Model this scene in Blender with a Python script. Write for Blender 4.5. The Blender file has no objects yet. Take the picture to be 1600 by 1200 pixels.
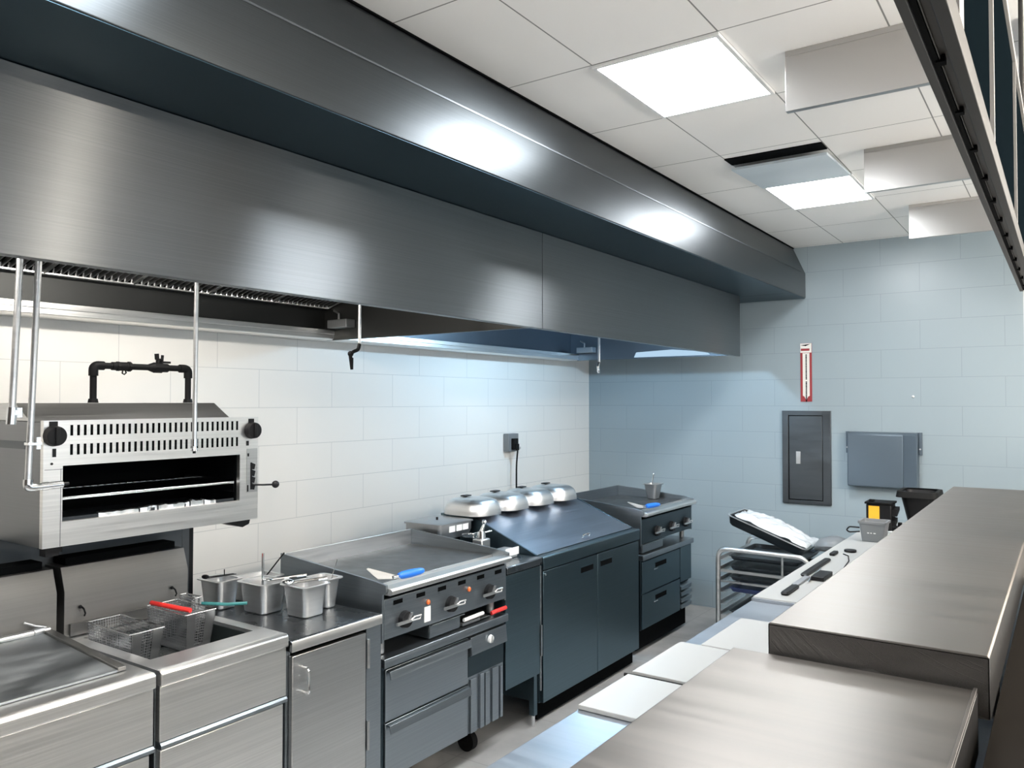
import bpy, bmesh, math, random
from mathutils import Vector, Matrix, noise
random.seed(7)
R = math.radians
S = bpy.context.scene
COL = S.collection

# ------------------------------------------------------------------ materials
def mat(name, col, rough=.5, metal=0., **kw):
    m = bpy.data.materials.new(name); m.use_nodes = True
    nt = m.node_tree; b = nt.nodes['Principled BSDF']
    b.inputs['Base Color'].default_value = (*col, 1)
    b.inputs['Roughness'].default_value = rough
    b.inputs['Metallic'].default_value = metal
    for k, v in kw.items():
        b.inputs[k.replace('_', ' ')].default_value = v
    return m

def add_noise(m, scale=(1, 1, 1), nscale=8., bump=0., rough=None, colmix=None, detail=4.):
    """object-space noise driving bump, roughness and a slight wear in colour"""
    nt = m.node_tree; N = nt.nodes; L = nt.links; b = N['Principled BSDF']
    tc = N.new('ShaderNodeTexCoord'); mp = N.new('ShaderNodeMapping')
    mp.inputs['Scale'].default_value = scale
    nz = N.new('ShaderNodeTexNoise'); nz.inputs['Scale'].default_value = nscale
    nz.inputs['Detail'].default_value = detail
    L.new(tc.outputs['Object'], mp.inputs['Vector']); L.new(mp.outputs['Vector'], nz.inputs['Vector'])
    if bump:
        bp = N.new('ShaderNodeBump'); bp.inputs['Strength'].default_value = bump
        bp.inputs['Distance'].default_value = .002
        L.new(nz.outputs['Fac'], bp.inputs['Height']); L.new(bp.outputs['Normal'], b.inputs['Normal'])
    if rough:
        mr = N.new('ShaderNodeMapRange')
        mr.inputs['From Min'].default_value = .3; mr.inputs['From Max'].default_value = .7
        mr.inputs['To Min'].default_value = rough[0]; mr.inputs['To Max'].default_value = rough[1]
        L.new(nz.outputs['Fac'], mr.inputs['Value']); L.new(mr.outputs['Result'], b.inputs['Roughness'])
    if colmix:
        mx = N.new('ShaderNodeMix'); mx.data_type = 'RGBA'
        mx.inputs['A'].default_value = (*colmix[0], 1); mx.inputs['B'].default_value = (*colmix[1], 1)
        mr2 = N.new('ShaderNodeMapRange')
        mr2.inputs['From Min'].default_value = .35; mr2.inputs['From Max'].default_value = .65
        L.new(nz.outputs['Fac'], mr2.inputs['Value']); L.new(mr2.outputs['Result'], mx.inputs['Factor'])
        L.new(mx.outputs['Result'], b.inputs['Base Color'])
    return m

def steel(name, col, r0, r1, grain=(1, 1, 60), bump=.03, aniso=0., tangent=(.25, .05, 1), var=(.94, 1.05)):
    m = mat(name, col, (r0 + r1) / 2, 1.)
    add_noise(m, grain, 3., bump, (r0, r1), ([c * var[0] for c in col], [min(1, c * var[1]) for c in col]))
    if aniso:
        b = m.node_tree.nodes['Principled BSDF']
        b.inputs['Anisotropic'].default_value = aniso
        tg = m.node_tree.nodes.new('ShaderNodeCombineXYZ')
        for i in range(3): tg.inputs[i].default_value = tangent[i]
        m.node_tree.links.new(tg.outputs[0], b.inputs['Tangent'])
    return m

def grid_mat(name, u, v, u0, v0, w, h, offset, mortar, c1, c2, cm, rough, bump=.15, spec=.5, patch=None):
    """tiles laid by a Brick texture in object (= world) metres; u,v are 'x','y','z' axes"""
    m = mat(name, c1, rough); nt = m.node_tree; N = nt.nodes; L = nt.links; b = N['Principled BSDF']
    b.inputs['Specular IOR Level'].default_value = spec
    tc = N.new('ShaderNodeTexCoord'); sp = N.new('ShaderNodeSeparateXYZ'); cb = N.new('ShaderNodeCombineXYZ')
    L.new(tc.outputs['Object'], sp.inputs[0])
    for ax, off, i in ((u, u0, 0), (v, v0, 1)):
        mt = N.new('ShaderNodeMath'); mt.operation = 'SUBTRACT'; mt.inputs[1].default_value = off
        L.new(sp.outputs['xyz'.index(ax)], mt.inputs[0]); L.new(mt.outputs[0], cb.inputs[i])
    br = N.new('ShaderNodeTexBrick'); br.offset = offset; br.offset_frequency = 2
    br.inputs['Scale'].default_value = 1
    br.inputs['Brick Width'].default_value = w; br.inputs['Row Height'].default_value = h
    br.inputs['Mortar Size'].default_value = mortar; br.inputs['Mortar Smooth'].default_value = .1
    br.inputs['Color1'].default_value = (*c1, 1); br.inputs['Color2'].default_value = (*c2, 1)
    br.inputs['Mortar'].default_value = (*cm, 1)
    L.new(cb.outputs[0], br.inputs['Vector'])
    out = br.outputs['Color']
    if patch:
        nz = N.new('ShaderNodeTexNoise'); nz.inputs['Scale'].default_value = patch[0]; nz.inputs['Detail'].default_value = 6
        L.new(tc.outputs['Object'], nz.inputs['Vector'])
        mx = N.new('ShaderNodeMix'); mx.data_type = 'RGBA'; mx.blend_type = 'MULTIPLY'
        mr = N.new('ShaderNodeMapRange'); mr.inputs['To Min'].default_value = patch[1]
        mr.inputs['From Min'].default_value = .3; mr.inputs['From Max'].default_value = .7
        cbx = N.new('ShaderNodeCombineColor')
        L.new(nz.outputs['Fac'], mr.inputs['Value'])
        for i in range(3): L.new(mr.outputs['Result'], cbx.inputs[i])
        mx.inputs['Factor'].default_value = 1
        L.new(out, mx.inputs['A']); L.new(cbx.outputs[0], mx.inputs['B']); out = mx.outputs['Result']
    L.new(out, b.inputs['Base Color'])
    bp = N.new('ShaderNodeBump'); bp.inputs['Strength'].default_value = bump; bp.inputs['Distance'].default_value = .002
    bp.invert = True
    L.new(br.outputs['Fac'], bp.inputs['Height']); L.new(bp.outputs['Normal'], b.inputs['Normal'])
    return m

def emit(name, col, strength):
    m = bpy.data.materials.new(name); m.use_nodes = True
    nt = m.node_tree; nt.nodes.remove(nt.nodes['Principled BSDF'])
    e = nt.nodes.new('ShaderNodeEmission'); e.inputs['Color'].default_value = (*col, 1)
    e.inputs['Strength'].default_value = strength
    nt.links.new(e.outputs[0], nt.nodes['Material Output'].inputs['Surface'])
    return m

WALL_C = (.76, .77, .76)
M = dict(
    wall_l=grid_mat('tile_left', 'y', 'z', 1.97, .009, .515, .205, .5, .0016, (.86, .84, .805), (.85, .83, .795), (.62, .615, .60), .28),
    wall_e=grid_mat('tile_end', 'x', 'z', -.6, .009, .515, .205, .5, .0022, (.315, .38, .415), (.308, .372, .405), (.258, .312, .343), .3),  # end wall's dimmer bluish light put into the tile colour
    ceil=grid_mat('ceiling_tile', 'x', 'y', -1.37, -.07, .46, .635, 0, .0028, (.93, .915, .89), (.92, .905, .88), (.28, .28, .27), .75, .2, .25),
    floor=grid_mat('floor_tile', 'x', 'y', 0, 0, .6, .6, 0, .003, (.46, .455, .44), (.44, .43, .42), (.36, .35, .34), .55, .1, .4, (5., .75)),
    paint=mat('wall_paint', (.72, .70, .67), .7),
    dark_paint=mat('front_wall_paint', (.09, .075, .065), .8),
    dark_lam=mat('dark_laminate', (.009, .0075, .006), .6, 0., Specular_IOR_Level=.03),
    steel=steel('brushed_steel', (.56, .56, .555), .30, .38, (.6, .6, 90), .008),
    hood=steel('hood_steel', (.17, .183, .193), .33, .35, (.3, .3, 120), .001, 1.),
    shelf=steel('shelf_steel', (.18, .167, .155), .38, .46, (.4, 14, 14), .003, .6, (0, 1, .2), (.92, 1.09)),
    steel_w=steel('warm_steel', (.78, .77, .75), .30, .40, (.6, .6, 90), .008),
    steel_d=steel('dark_steel', (.31, .345, .375), .32, .42, (.6, .6, 90), .008),
    steel_n=steel('navy_steel', (.12, .175, .205), .32, .40, (.6, .6, 90), .006),
    plenum=steel('plenum_steel', (.088, .098, .106), .36, .40, (.3, .3, 120), .002, .7),
    under=steel('underside_steel', (.055, .10, .13), .35, .4, (.3, .3, 90), .003),  # dark blue reflections on the plenum underside put into its colour
    steel_t=steel('table_steel', (.22, .24, .26), .25, .30, (2, 2, 2), .0),
    table=steel('prep_table_steel', (.36, .385, .42), .36, .46, (.5, 20, 1), .004),
    lid=add_noise(mat('smeared_steel', (.3, .32, .335), .4, 1.), (5, 2, 3), 2.2, .0, (.30, .62), ((.24, .26, .275), (.38, .40, .41)), 6.),
    vat=mat('vat_steel', (.035, .045, .045), .4, .6),
    hood_dark=mat('sooty_steel', (.055, .056, .055), .5, 1.),  # shade inside the near hood put into the steel colour
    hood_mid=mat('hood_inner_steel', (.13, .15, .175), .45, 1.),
    flue=steel('flue_steel', (.20, .197, .19), .42, .52, (.6, .6, 60), .004),
    chrome=mat('chrome', (.82, .83, .84), .12, 1.),
    alu=steel('aluminium', (.70, .70, .70), .3, .45, (1, 1, 20)),
    alu_d=steel('worn_aluminium', (.42, .43, .44), .35, .5, (1, 1, 20)),
    sal_side=steel('broiler_side_steel', (.21, .215, .225), .34, .42, (.6, .6, 90), .006),  # darker than the front: the side's shade is put into the colour
    steel_b=steel('bluish_steel', (.40, .43, .49), .32, .40, (.6, .6, 90), .006),
    plate=steel('griddle_plate', (.18, .18, .18), .35, .6, (3, 3, 3), .05),
    black=mat('black_plastic', (.008, .008, .009), .45, 0., Specular_IOR_Level=.25),
    iron=add_noise(mat('black_iron', (.004, .004, .0045), .6, 0., Specular_IOR_Level=.15), (1, 1, 1), 60, .2),
    void=mat('soot_black', (.0025, .003, .0035), .8, 0., Specular_IOR_Level=.05),  # flat black for print and for shade put into slots, gaps and recesses
    white=mat('white_plastic', (.86, .86, .85), .35),
    board=add_noise(mat('cutting_board', (.38, .38, .37), .45), (1, 1, 1), 25, .05),
    red=mat('red_grip', (.75, .035, .03), .35),
    orange=mat('orange_lens', (.75, .16, .04), .3),
    teal=mat('teal_grip', (.02, .16, .16), .4),
    blue=mat('blue_grip', (.02, .17, .70), .35),
    navy=mat('navy_tray', (.02, .035, .12), .4),
    dark_tray=mat('dark_tray', (.02, .025, .03), .35, .3),
    greyp=mat('grey_plastic', (.20, .21, .22), .4),
    clearg=mat('smoky_plastic', (.32, .33, .35), .25, 0., Alpha=.82),
    rubber=mat('rubber', (.008, .008, .008), .7, 0., Specular_IOR_Level=.2),
    panel=steel('painted_panel', (.115, .125, .135), .35, .5, (1, 1, 8), .02),
    cover=mat('grey_cover', (.11, .145, .18), .45, .3),
    signred=mat('sign_red', (.32, .035, .04), .5),
    signwhite=mat('sign_white', (.80, .78, .73), .5),
    yellow=mat('yellow_label', (.90, .45, .03), .45),
    menu=mat('screen_glass', (.004, .007, .009), .7, 0., Specular_IOR_Level=0.),
    frame=mat('menu_frame', (.03, .029, .028), .5, .3),
    frame_d=mat('menu_flange', (.012, .012, .0115), .5, .3),
    strip=mat('pale_strip', (.36, .35, .335), .5),
    baffle=mat('baffle_steel', (.50, .49, .48), .3, 1.),
    bag=mat('clear_bag', (.86, .90, .93), .18, 0., Alpha=.55),
    foil=mat('foil', (.85, .85, .85), .25, 1.),
    oil=mat('fryer_oil', (.012, .016, .016), .08),
    lamp=emit('lamp_diffuser', (.95, .98, 1.0), 19.),
    lamp_f=emit('front_lamp', (1.0, .93, .85), 16.),
    spot=emit('warm_lamp', (1.0, .88, .74), 1000.),
    bulb=emit('hood_bulb', (1.0, .95, .87), 195.),  # unseen bulbs added in the near hood to brighten the left wall
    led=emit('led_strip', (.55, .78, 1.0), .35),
    globe=emit('pendant_globe', (1.0, .93, .84), 36.),
    bulb_b=emit('hood_bulb_cool', (.52, .78, 1.0), 265.),
    off=mat('unlit_diffuser', (.62, .70, .75), .35),
)

# ------------------------------------------------------------------ mesh building
class MB:
    def __init__(s): s.bm = bmesh.new()
    def box(s, x0, y0, z0, x1, y1, z1, mtx=None):
        r = bmesh.ops.create_cube(s.bm, size=1)
        t = Matrix.Translation(((x0 + x1) / 2, (y0 + y1) / 2, (z0 + z1) / 2)) @ Matrix.Diagonal((abs(x1 - x0), abs(y1 - y0), abs(z1 - z0), 1))
        if mtx is not None: t = mtx @ t
        bmesh.ops.transform(s.bm, matrix=t, verts=r['verts']); return s
    def cyl(s, p0, p1, r, r2=None, seg=20):
        p0, p1 = Vector(p0), Vector(p1); d = p1 - p0
        q = bmesh.ops.create_cone(s.bm, cap_ends=True, segments=seg, radius1=r, radius2=r if r2 is None else r2, depth=d.length)
        bmesh.ops.transform(s.bm, matrix=Matrix.Translation((p0 + p1) / 2) @ d.to_track_quat('Z', 'Y').to_matrix().to_4x4(), verts=q['verts']); return s
    def ball(s, c, r, sc=(1, 1, 1), seg=20):
        q = bmesh.ops.create_uvsphere(s.bm, u_segments=seg, v_segments=seg // 2, radius=r)
        bmesh.ops.transform(s.bm, matrix=Matrix.Translation(c) @ Matrix.Diagonal((*sc, 1)), verts=q['verts']); return s
    def tube(s, pts, r, seg=10, rad=0.):
        """round tube along a polyline whose inner corners are rounded by rad"""
        P = [Vector(p) for p in pts]
        if rad:
            Q = [P[0]]
            for a, b, c in zip(P, P[1:], P[2:]):
                u, v = (a - b).normalized(), (c - b).normalized()
                k = min(rad, (a - b).length * .49, (c - b).length * .49)
                for i in range(7):
                    t = i / 6; Q.append((b + u * k) * (1 - t) ** 2 + b * 2 * t * (1 - t) + (b + v * k) * t * t)
            Q.append(P[-1]); P = Q
        rings = []; up = None
        for i, p in enumerate(P):
            d = (P[min(i + 1, len(P) - 1)] - P[max(i - 1, 0)]).normalized()
            if up is None:
                up = Vector((0, 0, 1)) if abs(d.z) < .9 else Vector((1, 0, 0))
            a = d.cross(up).normalized(); up = a.cross(d).normalized()
            rr = r if not callable(r) else r(i / (len(P) - 1))
            rings.append([s.bm.verts.new(p + a * math.cos(2 * math.pi * k / seg) * rr + up * math.sin(2 * math.pi * k / seg) * rr) for k in range(seg)])
        for A, B in zip(rings, rings[1:]):
            for k in range(seg): s.bm.faces.new((A[k], A[(k + 1) % seg], B[(k + 1) % seg], B[k]))
        s.bm.faces.new(rings[0][::-1]); s.bm.faces.new(rings[-1]); return s
    def prism(s, poly, ax, a, b):
        """polygon in the two axes other than ax, extruded along ax from a to b"""
        def v(p, t):
            q = list(p); q.insert('xyz'.index(ax), t); return s.bm.verts.new(q)
        A = [v(p, a) for p in poly]; B = [v(p, b) for p in poly]; n = len(poly)
        s.bm.faces.new(A); s.bm.faces.new(B[::-1])
        for i in range(n): s.bm.faces.new((A[i], B[i], B[(i + 1) % n], A[(i + 1) % n]))
        return s
    def loft(s, rings, cap=(True, True)):
        V = [[s.bm.verts.new(p) for p in r] for r in rings]; n = len(V[0])
        for A, B in zip(V, V[1:]):
            for k in range(n): s.bm.faces.new((A[k], A[(k + 1) % n], B[(k + 1) % n], B[k]))
        if cap[0]: s.bm.faces.new(V[0][::-1])
        if cap[1]: s.bm.faces.new(V[-1])
        return s
    def bar(s, p0, p1, w, h=None):
        """thin square bar between two points"""
        p0, p1 = Vector(p0), Vector(p1); d = p1 - p0; h = h or w
        r = bmesh.ops.create_cube(s.bm, size=1)
        bmesh.ops.transform(s.bm, matrix=Matrix.Translation((p0 + p1) / 2) @ d.to_track_quat('X', 'Z').to_matrix().to_4x4() @ Matrix.Diagonal((d.length, w, h, 1)), verts=r['verts']); return s

def rrect(cx, cy, hx, hy, r, z, n=5):
    out = []
    for sx, sy, a0 in ((1, 1, 0), (-1, 1, 90), (-1, -1, 180), (1, -1, 270)):
        for i in range(n + 1):
            a = R(a0 + 90 * i / n)
            out.append((cx + sx * (hx - r) + r * math.cos(a), cy + sy * (hy - r) + r * math.sin(a), z))
    return out

ORG = {}
def obj(name, mb, m, parent=None, bevel=0., smooth=True, org=None, kind=None, label=None):
    me = bpy.data.meshes.new(name)
    o_ = ORG[parent.name] if parent is not None else Vector(org or (0, 0, 0))
    bm = mb.bm; bmesh.ops.recalc_face_normals(bm, faces=bm.faces[:])
    bmesh.ops.translate(bm, vec=-o_, verts=bm.verts[:])
    bm.to_mesh(me); bm.free()
    me.materials.append(M[m] if isinstance(m, str) else m)
    o = bpy.data.objects.new(name, me); COL.objects.link(o)
    if parent is not None: o.parent = parent
    else: o.location = o_
    ORG[o.name] = o_.copy()
    if smooth:
        for p in me.polygons: p.use_smooth = True
        me.set_sharp_from_angle(angle=R(35))
    if bevel:
        b = o.modifiers.new('bevel', 'BEVEL'); b.width = bevel; b.segments = 2; b.limit_method = 'ANGLE'; b.angle_limit = R(40)
        b.harden_normals = False
    if kind: o['kind'] = kind
    if label: o['label'] = label
    return o

def thing(name, label, cat, loc, group=None):
    o = bpy.data.objects.new(name, None); COL.objects.link(o); o.location = loc; o.empty_display_size = .05
    o['label'] = label; o['category'] = cat
    if group: o['group'] = group
    ORG[o.name] = Vector(loc); return o

def tag(o, label, cat, group=None):
    o['label'] = label; o['category'] = cat
    if group: o['group'] = group
    return o

def dup(root, delta, label, group=None):
    def cp(o, par):
        c = o.copy(); COL.objects.link(c)
        if par is not None: c.parent = par
        for ch in kids.get(o.name, []): cp(ch, c)
        return c
    kids = {}
    for o in COL.objects:
        if o.parent is not None: kids.setdefault(o.parent.name, []).append(o)
    r = cp(root, None); r.location = root.location + Vector(delta); r['label'] = label
    if group: r['group'] = group
    return r

def struct(name, mb, m, bevel=0.): return obj(name, mb, m, None, bevel, False, None, 'structure')
B = lambda *a, **k: MB().box(*a, **k)

CZ = 2.873
# ------------------------------------------------------------------ the room
struct('floor', B(-3.7, -4, -.1, 5, 6.5, 0), 'floor')
struct('ceiling', B(-3.7, -4, CZ, 5, 6.5, CZ + .1), 'ceil')
struct('wall_left', B(-3.7, -4, 0, -3.551, 6.5, CZ), 'wall_l')
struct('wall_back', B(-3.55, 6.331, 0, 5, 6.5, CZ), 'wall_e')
struct('wall_front', B(-3.55, -4.15, 0, 5, -4, CZ), 'dark_paint')
struct('wall_far', B(5, -4, 0, 5.15, 6.5, .35).box(5, -4, 2.6, 5.15, 6.5, CZ).box(5, -4, .35, 5.15, -3.7, 2.6).box(5, 6.2, .35, 5.15, 6.5, 2.6), 'paint')  # wide opening added out of view so sky light reaches the kitchen
wf = MB()
for i in range(7): wf.box(5.04, -3.7 + i * 1.64, .35, 5.12, -3.64 + i * 1.64, 2.6)
struct('window_1', wf, 'frame')  # unseen window bars added to fill that opening
struct('wall_counter', B(-.111, -1.5, 0, .02, 6.0, 1.135), 'dark_lam')
struct('wall_right', B(-.108, 2.915, 1.136, .5, 3.25, CZ - .001), 'paint')

# ------------------------------------------------------------------ ceiling lights
def troffer(y0, y1, label, m='lamp', x0=-1.372, x1=-.908):
    t = thing('ceiling_light', label, 'light', ((x0 + x1) / 2, (y0 + y1) / 2, CZ - .012), 'square ceiling light panels')
    f = MB(); w = .014
    for a in ((x0, y0, x1, y0 + w), (x0, y1 - w, x1, y1), (x0, y0 + w, x0 + w, y1 - w), (x1 - w, y0 + w, x1, y1 - w)):
        f.box(a[0], a[1], CZ - .012, a[2], a[3], CZ - .0005)
    obj('frame', f, 'white', t)
    obj('diffuser', B(x0 + w, y0 + w, CZ - .008, x1 - w, y1 - w, CZ - .002), m, t, smooth=False)
    return t
troffer(2.472, 3.078, 'large bright square ceiling light nearest the viewer')
t2 = troffer(4.408, 5.012, 'smaller bright ceiling light beside the pale blue panel')
troffer(.54, 1.15, 'bright ceiling light overhead, above the bottom left of the picture')
troffer(-1.4, -.79, 'bright ceiling light behind the viewer')
for i, (x, y) in enumerate(((1.4, -1.2), (3.0, -1.2), (1.4, 4.6), (3.0, 4.6), (3.0, 1.6))):  # unseen front room lights added to brighten the kitchen
    troffer(y, y + .6, ['front room ceiling light left of the entrance', 'front room ceiling light in the near far corner', 'front room ceiling light past the pale pier',
                        'front room ceiling light in the back corner', 'front room ceiling light at the middle of the far side'][i], 'lamp_f', x, x + .46)
# unlit pale-blue panel with an open slot at its near edge
t = thing('ceiling_panel', 'pale blue unlit ceiling panel with a black open slot on its near edge', 'ceiling panel', (-1.14, 4.1, CZ - .03))
obj('panel', MB().prism([(3.90, CZ - .034), (4.402, CZ - .014), (4.402, CZ - .004), (3.90, CZ - .022)], 'x', -1.37, -.912), 'off', t)
obj('slot', B(-1.37, 3.80, CZ - .006, -.912, 3.91, CZ - .0008), 'void', t)
# warm can light in the front room, mirrored in the hood
t = thing('can_light', 'round warm can light on the front room ceiling', 'light', (1.95, 2.85, CZ - .05))
obj('trim_ring', MB().cyl((1.95, 2.85, CZ - .05), (1.95, 2.85, CZ - .001), .085, seg=28), 'white', t)
obj('bulb', MB().cyl((1.95, 2.85, CZ - .058), (1.95, 2.85, CZ - .0505), .065, seg=28), 'spot', t)
for y, lab in ((.7, 'nearest glowing globe pendant in the front room'), (2.3, 'middle glowing globe pendant in the front room'), (3.9, 'farthest glowing globe pendant in the front room')):  # unseen globes added to brighten the ceiling and left wall
    t = thing('pendant_light', lab, 'light', (1.35, y, 2.1), 'front room globe pendants')
    obj('globe', MB().ball((1.35, y, 2.25), .15, seg=28), 'globe', t)
    obj('cap', MB().cyl((1.35, y, 2.39), (1.35, y, 2.44), .05, .03), 'frame', t)
    obj('cord', MB().cyl((1.35, y, 2.44), (1.35, y, CZ - .001), .005), 'black', t)
# three hanging steel baffles
for y, lab in ((2.746, 'nearest and largest of the steel baffles hanging from the ceiling'), (4.028, 'middle steel baffle hanging from the ceiling beside the unlit panel'),
               (5.327, 'farthest steel baffle hanging from the ceiling by the end wall')):
    t = thing('ceiling_baffle', lab, 'baffle', (-.45, y, 2.666), 'steel ceiling baffles')
    obj('panel', B(-.775, y, 2.666, -.15, y + .025, CZ - .02), 'baffle', t, .001)
    obj('hanger', B(-.775, y + .001, CZ - .0195, -.15, y + .03, CZ - .001), 'strip', t)

# ------------------------------------------------------------------ menu board frame above the pass
X0, X1, ZB, ZT, Y0, Y1 = -.116, -.079, 2.017, 2.398, -.6, 2.885
t = thing('menu_board', 'long dark menu board frame hanging above the serving shelf', 'menu board', (-.097, 1.2, ZB))
fr = MB()
fr.box(X0, Y0, ZB, X0 + .009, Y1, ZB + .04)
obj('right_flange', B(X1 - .012, Y0, ZB, X1, Y1, ZB + .03), 'frame_d', t, .001)
fr.box(X0 + .009, Y0, ZB + .008, X1 - .012, Y1, ZB + .03); fr.box(X0 + .015, Y0, ZB + .004, X0 + .0165, Y1, ZB + .012)
obj('bottom_rail', fr, 'frame', t, .001)
obj('slot_channel', B(X0 + .0091, Y0, ZB + .003, X0 + .0145, Y1, ZB + .0078), 'void', t)
for i in range(14):
    y = .55 + i * .17
    obj('clip', B(X0 + .012, y, ZB + .001, X0 + .0205, y + .012, ZB + .0079), 'void', t)
obj('top_rail', B(X0, Y0, ZT - .012, X1, Y1, ZT), 'strip', t, .001)
ys = [Y0, .2, .62, .885, 1.32, 1.95, Y1]
for a, b in zip(ys, ys[1:]):
    obj('screen', B(X0 + .006, a + .012, ZB + .031, X1 - .006, b - .012, ZT - .013), 'menu', t)
for y in ys[1:-1]:
    w = .02 if abs(y - .885) < .01 else .006
    obj('mullion', B(X0 + .003, y - w, ZB + .031, X1 - .001, y + w, ZT - .0125), 'strip', t)
obj('end_cap', B(X0, Y1 - .011, ZB + .041, X1, Y1, ZT - .0125), 'frame', t)
for y in (-.3, 1.2, 2.7):
    obj('hanger_rod', MB().cyl((-.097, y, ZT + .0005), (-.097, y, CZ - .001), .006), 'frame', t)

# ------------------------------------------------------------------ make-up air plenum and hoods
t = thing('air_plenum', 'long steel air box running along the ceiling above the hood', 'duct', (-2.6, 2.6, 2.477))
obj('body', MB().prism([(-3.54, 2.866), (-1.735, 2.866), (-1.645, 2.665), (-1.645, 2.477), (-3.54, 2.477)], 'y', -2, 6.328), 'plenum', t, .003)
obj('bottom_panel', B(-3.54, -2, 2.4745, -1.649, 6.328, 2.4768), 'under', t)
obj('gasket', B(-1.76, -2, 2.8665, -1.728, 6.328, 2.8725), 'void', t)  # black strip standing in for the shadow gap at the ceiling
sm = MB()
for y in (5.93,): sm.box(-2.01, y, 2.4738, -1.70, y + .008, 2.4744)
sm.prism([(-1.6435, 2.668), (-1.6435, 2.662), (-1.6449, 2.662), (-1.6449, 2.668)], 'y', -2, 6.2)
obj('seam', sm, 'panel', t)

def hood(y0, y1, lab, filt, lights, bulb, endfar):
    t = thing('exhaust_hood', lab, 'hood', (-2.75, (y0 + y1) / 2, 2.02), 'kitchen exhaust hoods')
    f = MB().prism([(-2.013, 2.473), (-2.013, 2.022), (-2.05, 2.022), (-2.05, 2.034), (-2.026, 2.034), (-2.026, 2.473)], 'y', y0, y1)
    obj('front_panel', f, 'hood', t, .0015)
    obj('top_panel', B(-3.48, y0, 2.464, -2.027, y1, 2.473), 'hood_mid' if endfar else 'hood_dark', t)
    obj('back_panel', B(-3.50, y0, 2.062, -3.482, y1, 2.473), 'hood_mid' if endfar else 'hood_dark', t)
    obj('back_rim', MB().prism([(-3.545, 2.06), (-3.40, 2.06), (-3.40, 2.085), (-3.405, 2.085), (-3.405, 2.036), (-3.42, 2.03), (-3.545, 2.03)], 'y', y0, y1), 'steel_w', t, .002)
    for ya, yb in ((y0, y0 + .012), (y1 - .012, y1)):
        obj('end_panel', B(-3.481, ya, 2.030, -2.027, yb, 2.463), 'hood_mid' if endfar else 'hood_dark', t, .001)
    # filter bank, slope from the back gutter up to the front
    n = filt
    for k in range(n):
        a = y0 + .02 + (y1 - y0 - .04) * k / n; b = y0 + .02 + (y1 - y0 - .04) * (k + 1) / n - .006
        if b < .9 or (endfar and k > 1): continue
        g = MB(); sl = (2.455 - 2.215) / .85
        P = lambda x: 2.215 + (3.45 + x) * sl
        rib = max(6, int((b - a) / .03))
        for i in range(rib + 1):
            yy = a + .006 + (b - a - .012) * i / rib
            g.bar((-3.45, yy, P(-3.45)), (-2.6, yy, P(-2.6)), .005, .018)
        g.box(-3.452, a, 2.205, -3.432, b, 2.211); g.box(-3.452, a, 2.258, -3.438, b, 2.264)
        for i in range(rib + 1):
            yy = a + .006 + (b - a - .012) * i / rib
            g.bar((-3.436, yy - .004, 2.211), (-3.430, yy + .004, 2.262), .007, .004)
        g.bar((-3.45, a, P(-3.45)), (-2.6, a, P(-2.6)), .006, .024); g.bar((-3.45, b, P(-3.45)), (-2.6, b, P(-2.6)), .006, .024)
        o = obj('baffle_filter', g, 'alu', t)
        obj('filter_core', MB().prism([(-3.45, P(-3.45) + .012), (-2.6, P(-2.6) + .012 if P(-2.6) + .012 < 2.463 else 2.463), (-2.6, 2.463), (-3.448, 2.463), (-3.448, 2.215)], 'y', a, b), 'void', o)
    for yl in lights:
        l = obj('lamp_socket', MB().cyl((-2.42, yl, 2.40), (-2.42, yl, 2.4635), .045), 'chrome', t)
        obj('bulb', MB().ball((-2.42, yl, 2.36), .05, (1, 1, .9)), bulb, l)
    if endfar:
        obj('led_strip', MB().prism([(-2.88, 2.040), (-2.86, 2.080), (-2.55, 2.092), (-2.27, 2.066), (-2.24, 2.040)], 'y', y1 - .022, y1 - .0125), 'led', t)  # bluish glowing patch added on the far end panel
    return t
hood(-1.5, 3.148, 'near steel exhaust hood with ribbed filters above the fryers', 12, (.5, 1.75), 'bulb', False)
hood(3.152, 5.90, 'far steel exhaust hood above the prep fridge, ending near the end wall', 6, (4.60,), 'bulb_b', True)
for (x, y, lab) in ((-3.36, 3.124, 'small steel box in the near hood against its partition'), (-3.36, 5.875, 'small steel box in the far hood against its end panel')):
    t = thing('junction_box', lab, 'box', (x, y, 2.06), 'junction boxes inside the hoods')
    obj('box', B(x - .02, y - .06, 2.09, x + .13, y + .006, 2.135), 'alu_d', t, .002)
    obj('conduit', MB().tube([(x + .04, y - .03, 2.136), (x + .04, y - .03, 2.17), (x + .0, y - .03, 2.19)], .006), 'alu', t)

# fire-suppression drops in front of the broiler
def drop(x, pts, r, lab, tip):
    t = thing('hood_drop_pipe', lab, 'pipe', (x, pts[0][1], pts[-1][2]), 'fire suppression drops')
    obj('pipe', MB().tube(pts, r, 12, .02), 'alu', t)
    return t
X = -2.40
t = drop(X, [(X, 1.060, 2.4635), (X, 1.029, 1.632)], .0092, 'leftmost thin steel drop pipe beside the broiler', None)
obj('coupling', MB().cyl((X, 1.031, 1.665), (X, 1.028, 1.618), .0125), 'chrome', t)
obj('jaw', MB().box(X - .012, 1.03, 1.643, X + .012, 1.052, 1.658).box(X - .02, 1.045, 1.636, X - .005, 1.06, 1.664), 'chrome', t, .001)
t = drop(X, [(X, 1.107, 2.4635), (X, 1.074, 1.452)], .0088, 'thin steel drop pipe bending into a nozzle across the broiler corner', None)
obj('elbow', MB().tube([(X, 1.0745, 1.462), (X, 1.073, 1.440), (X, 1.095, 1.439)], .0125, 12, .012), 'chrome', t)
n_ = obj('nozzle_arm', MB().cyl((X, 1.094, 1.439), (X, 1.168, 1.441), .0105).cyl((X, 1.11, 1.4395), (X, 1.128, 1.44), .0118), 'chrome', t)
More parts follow.
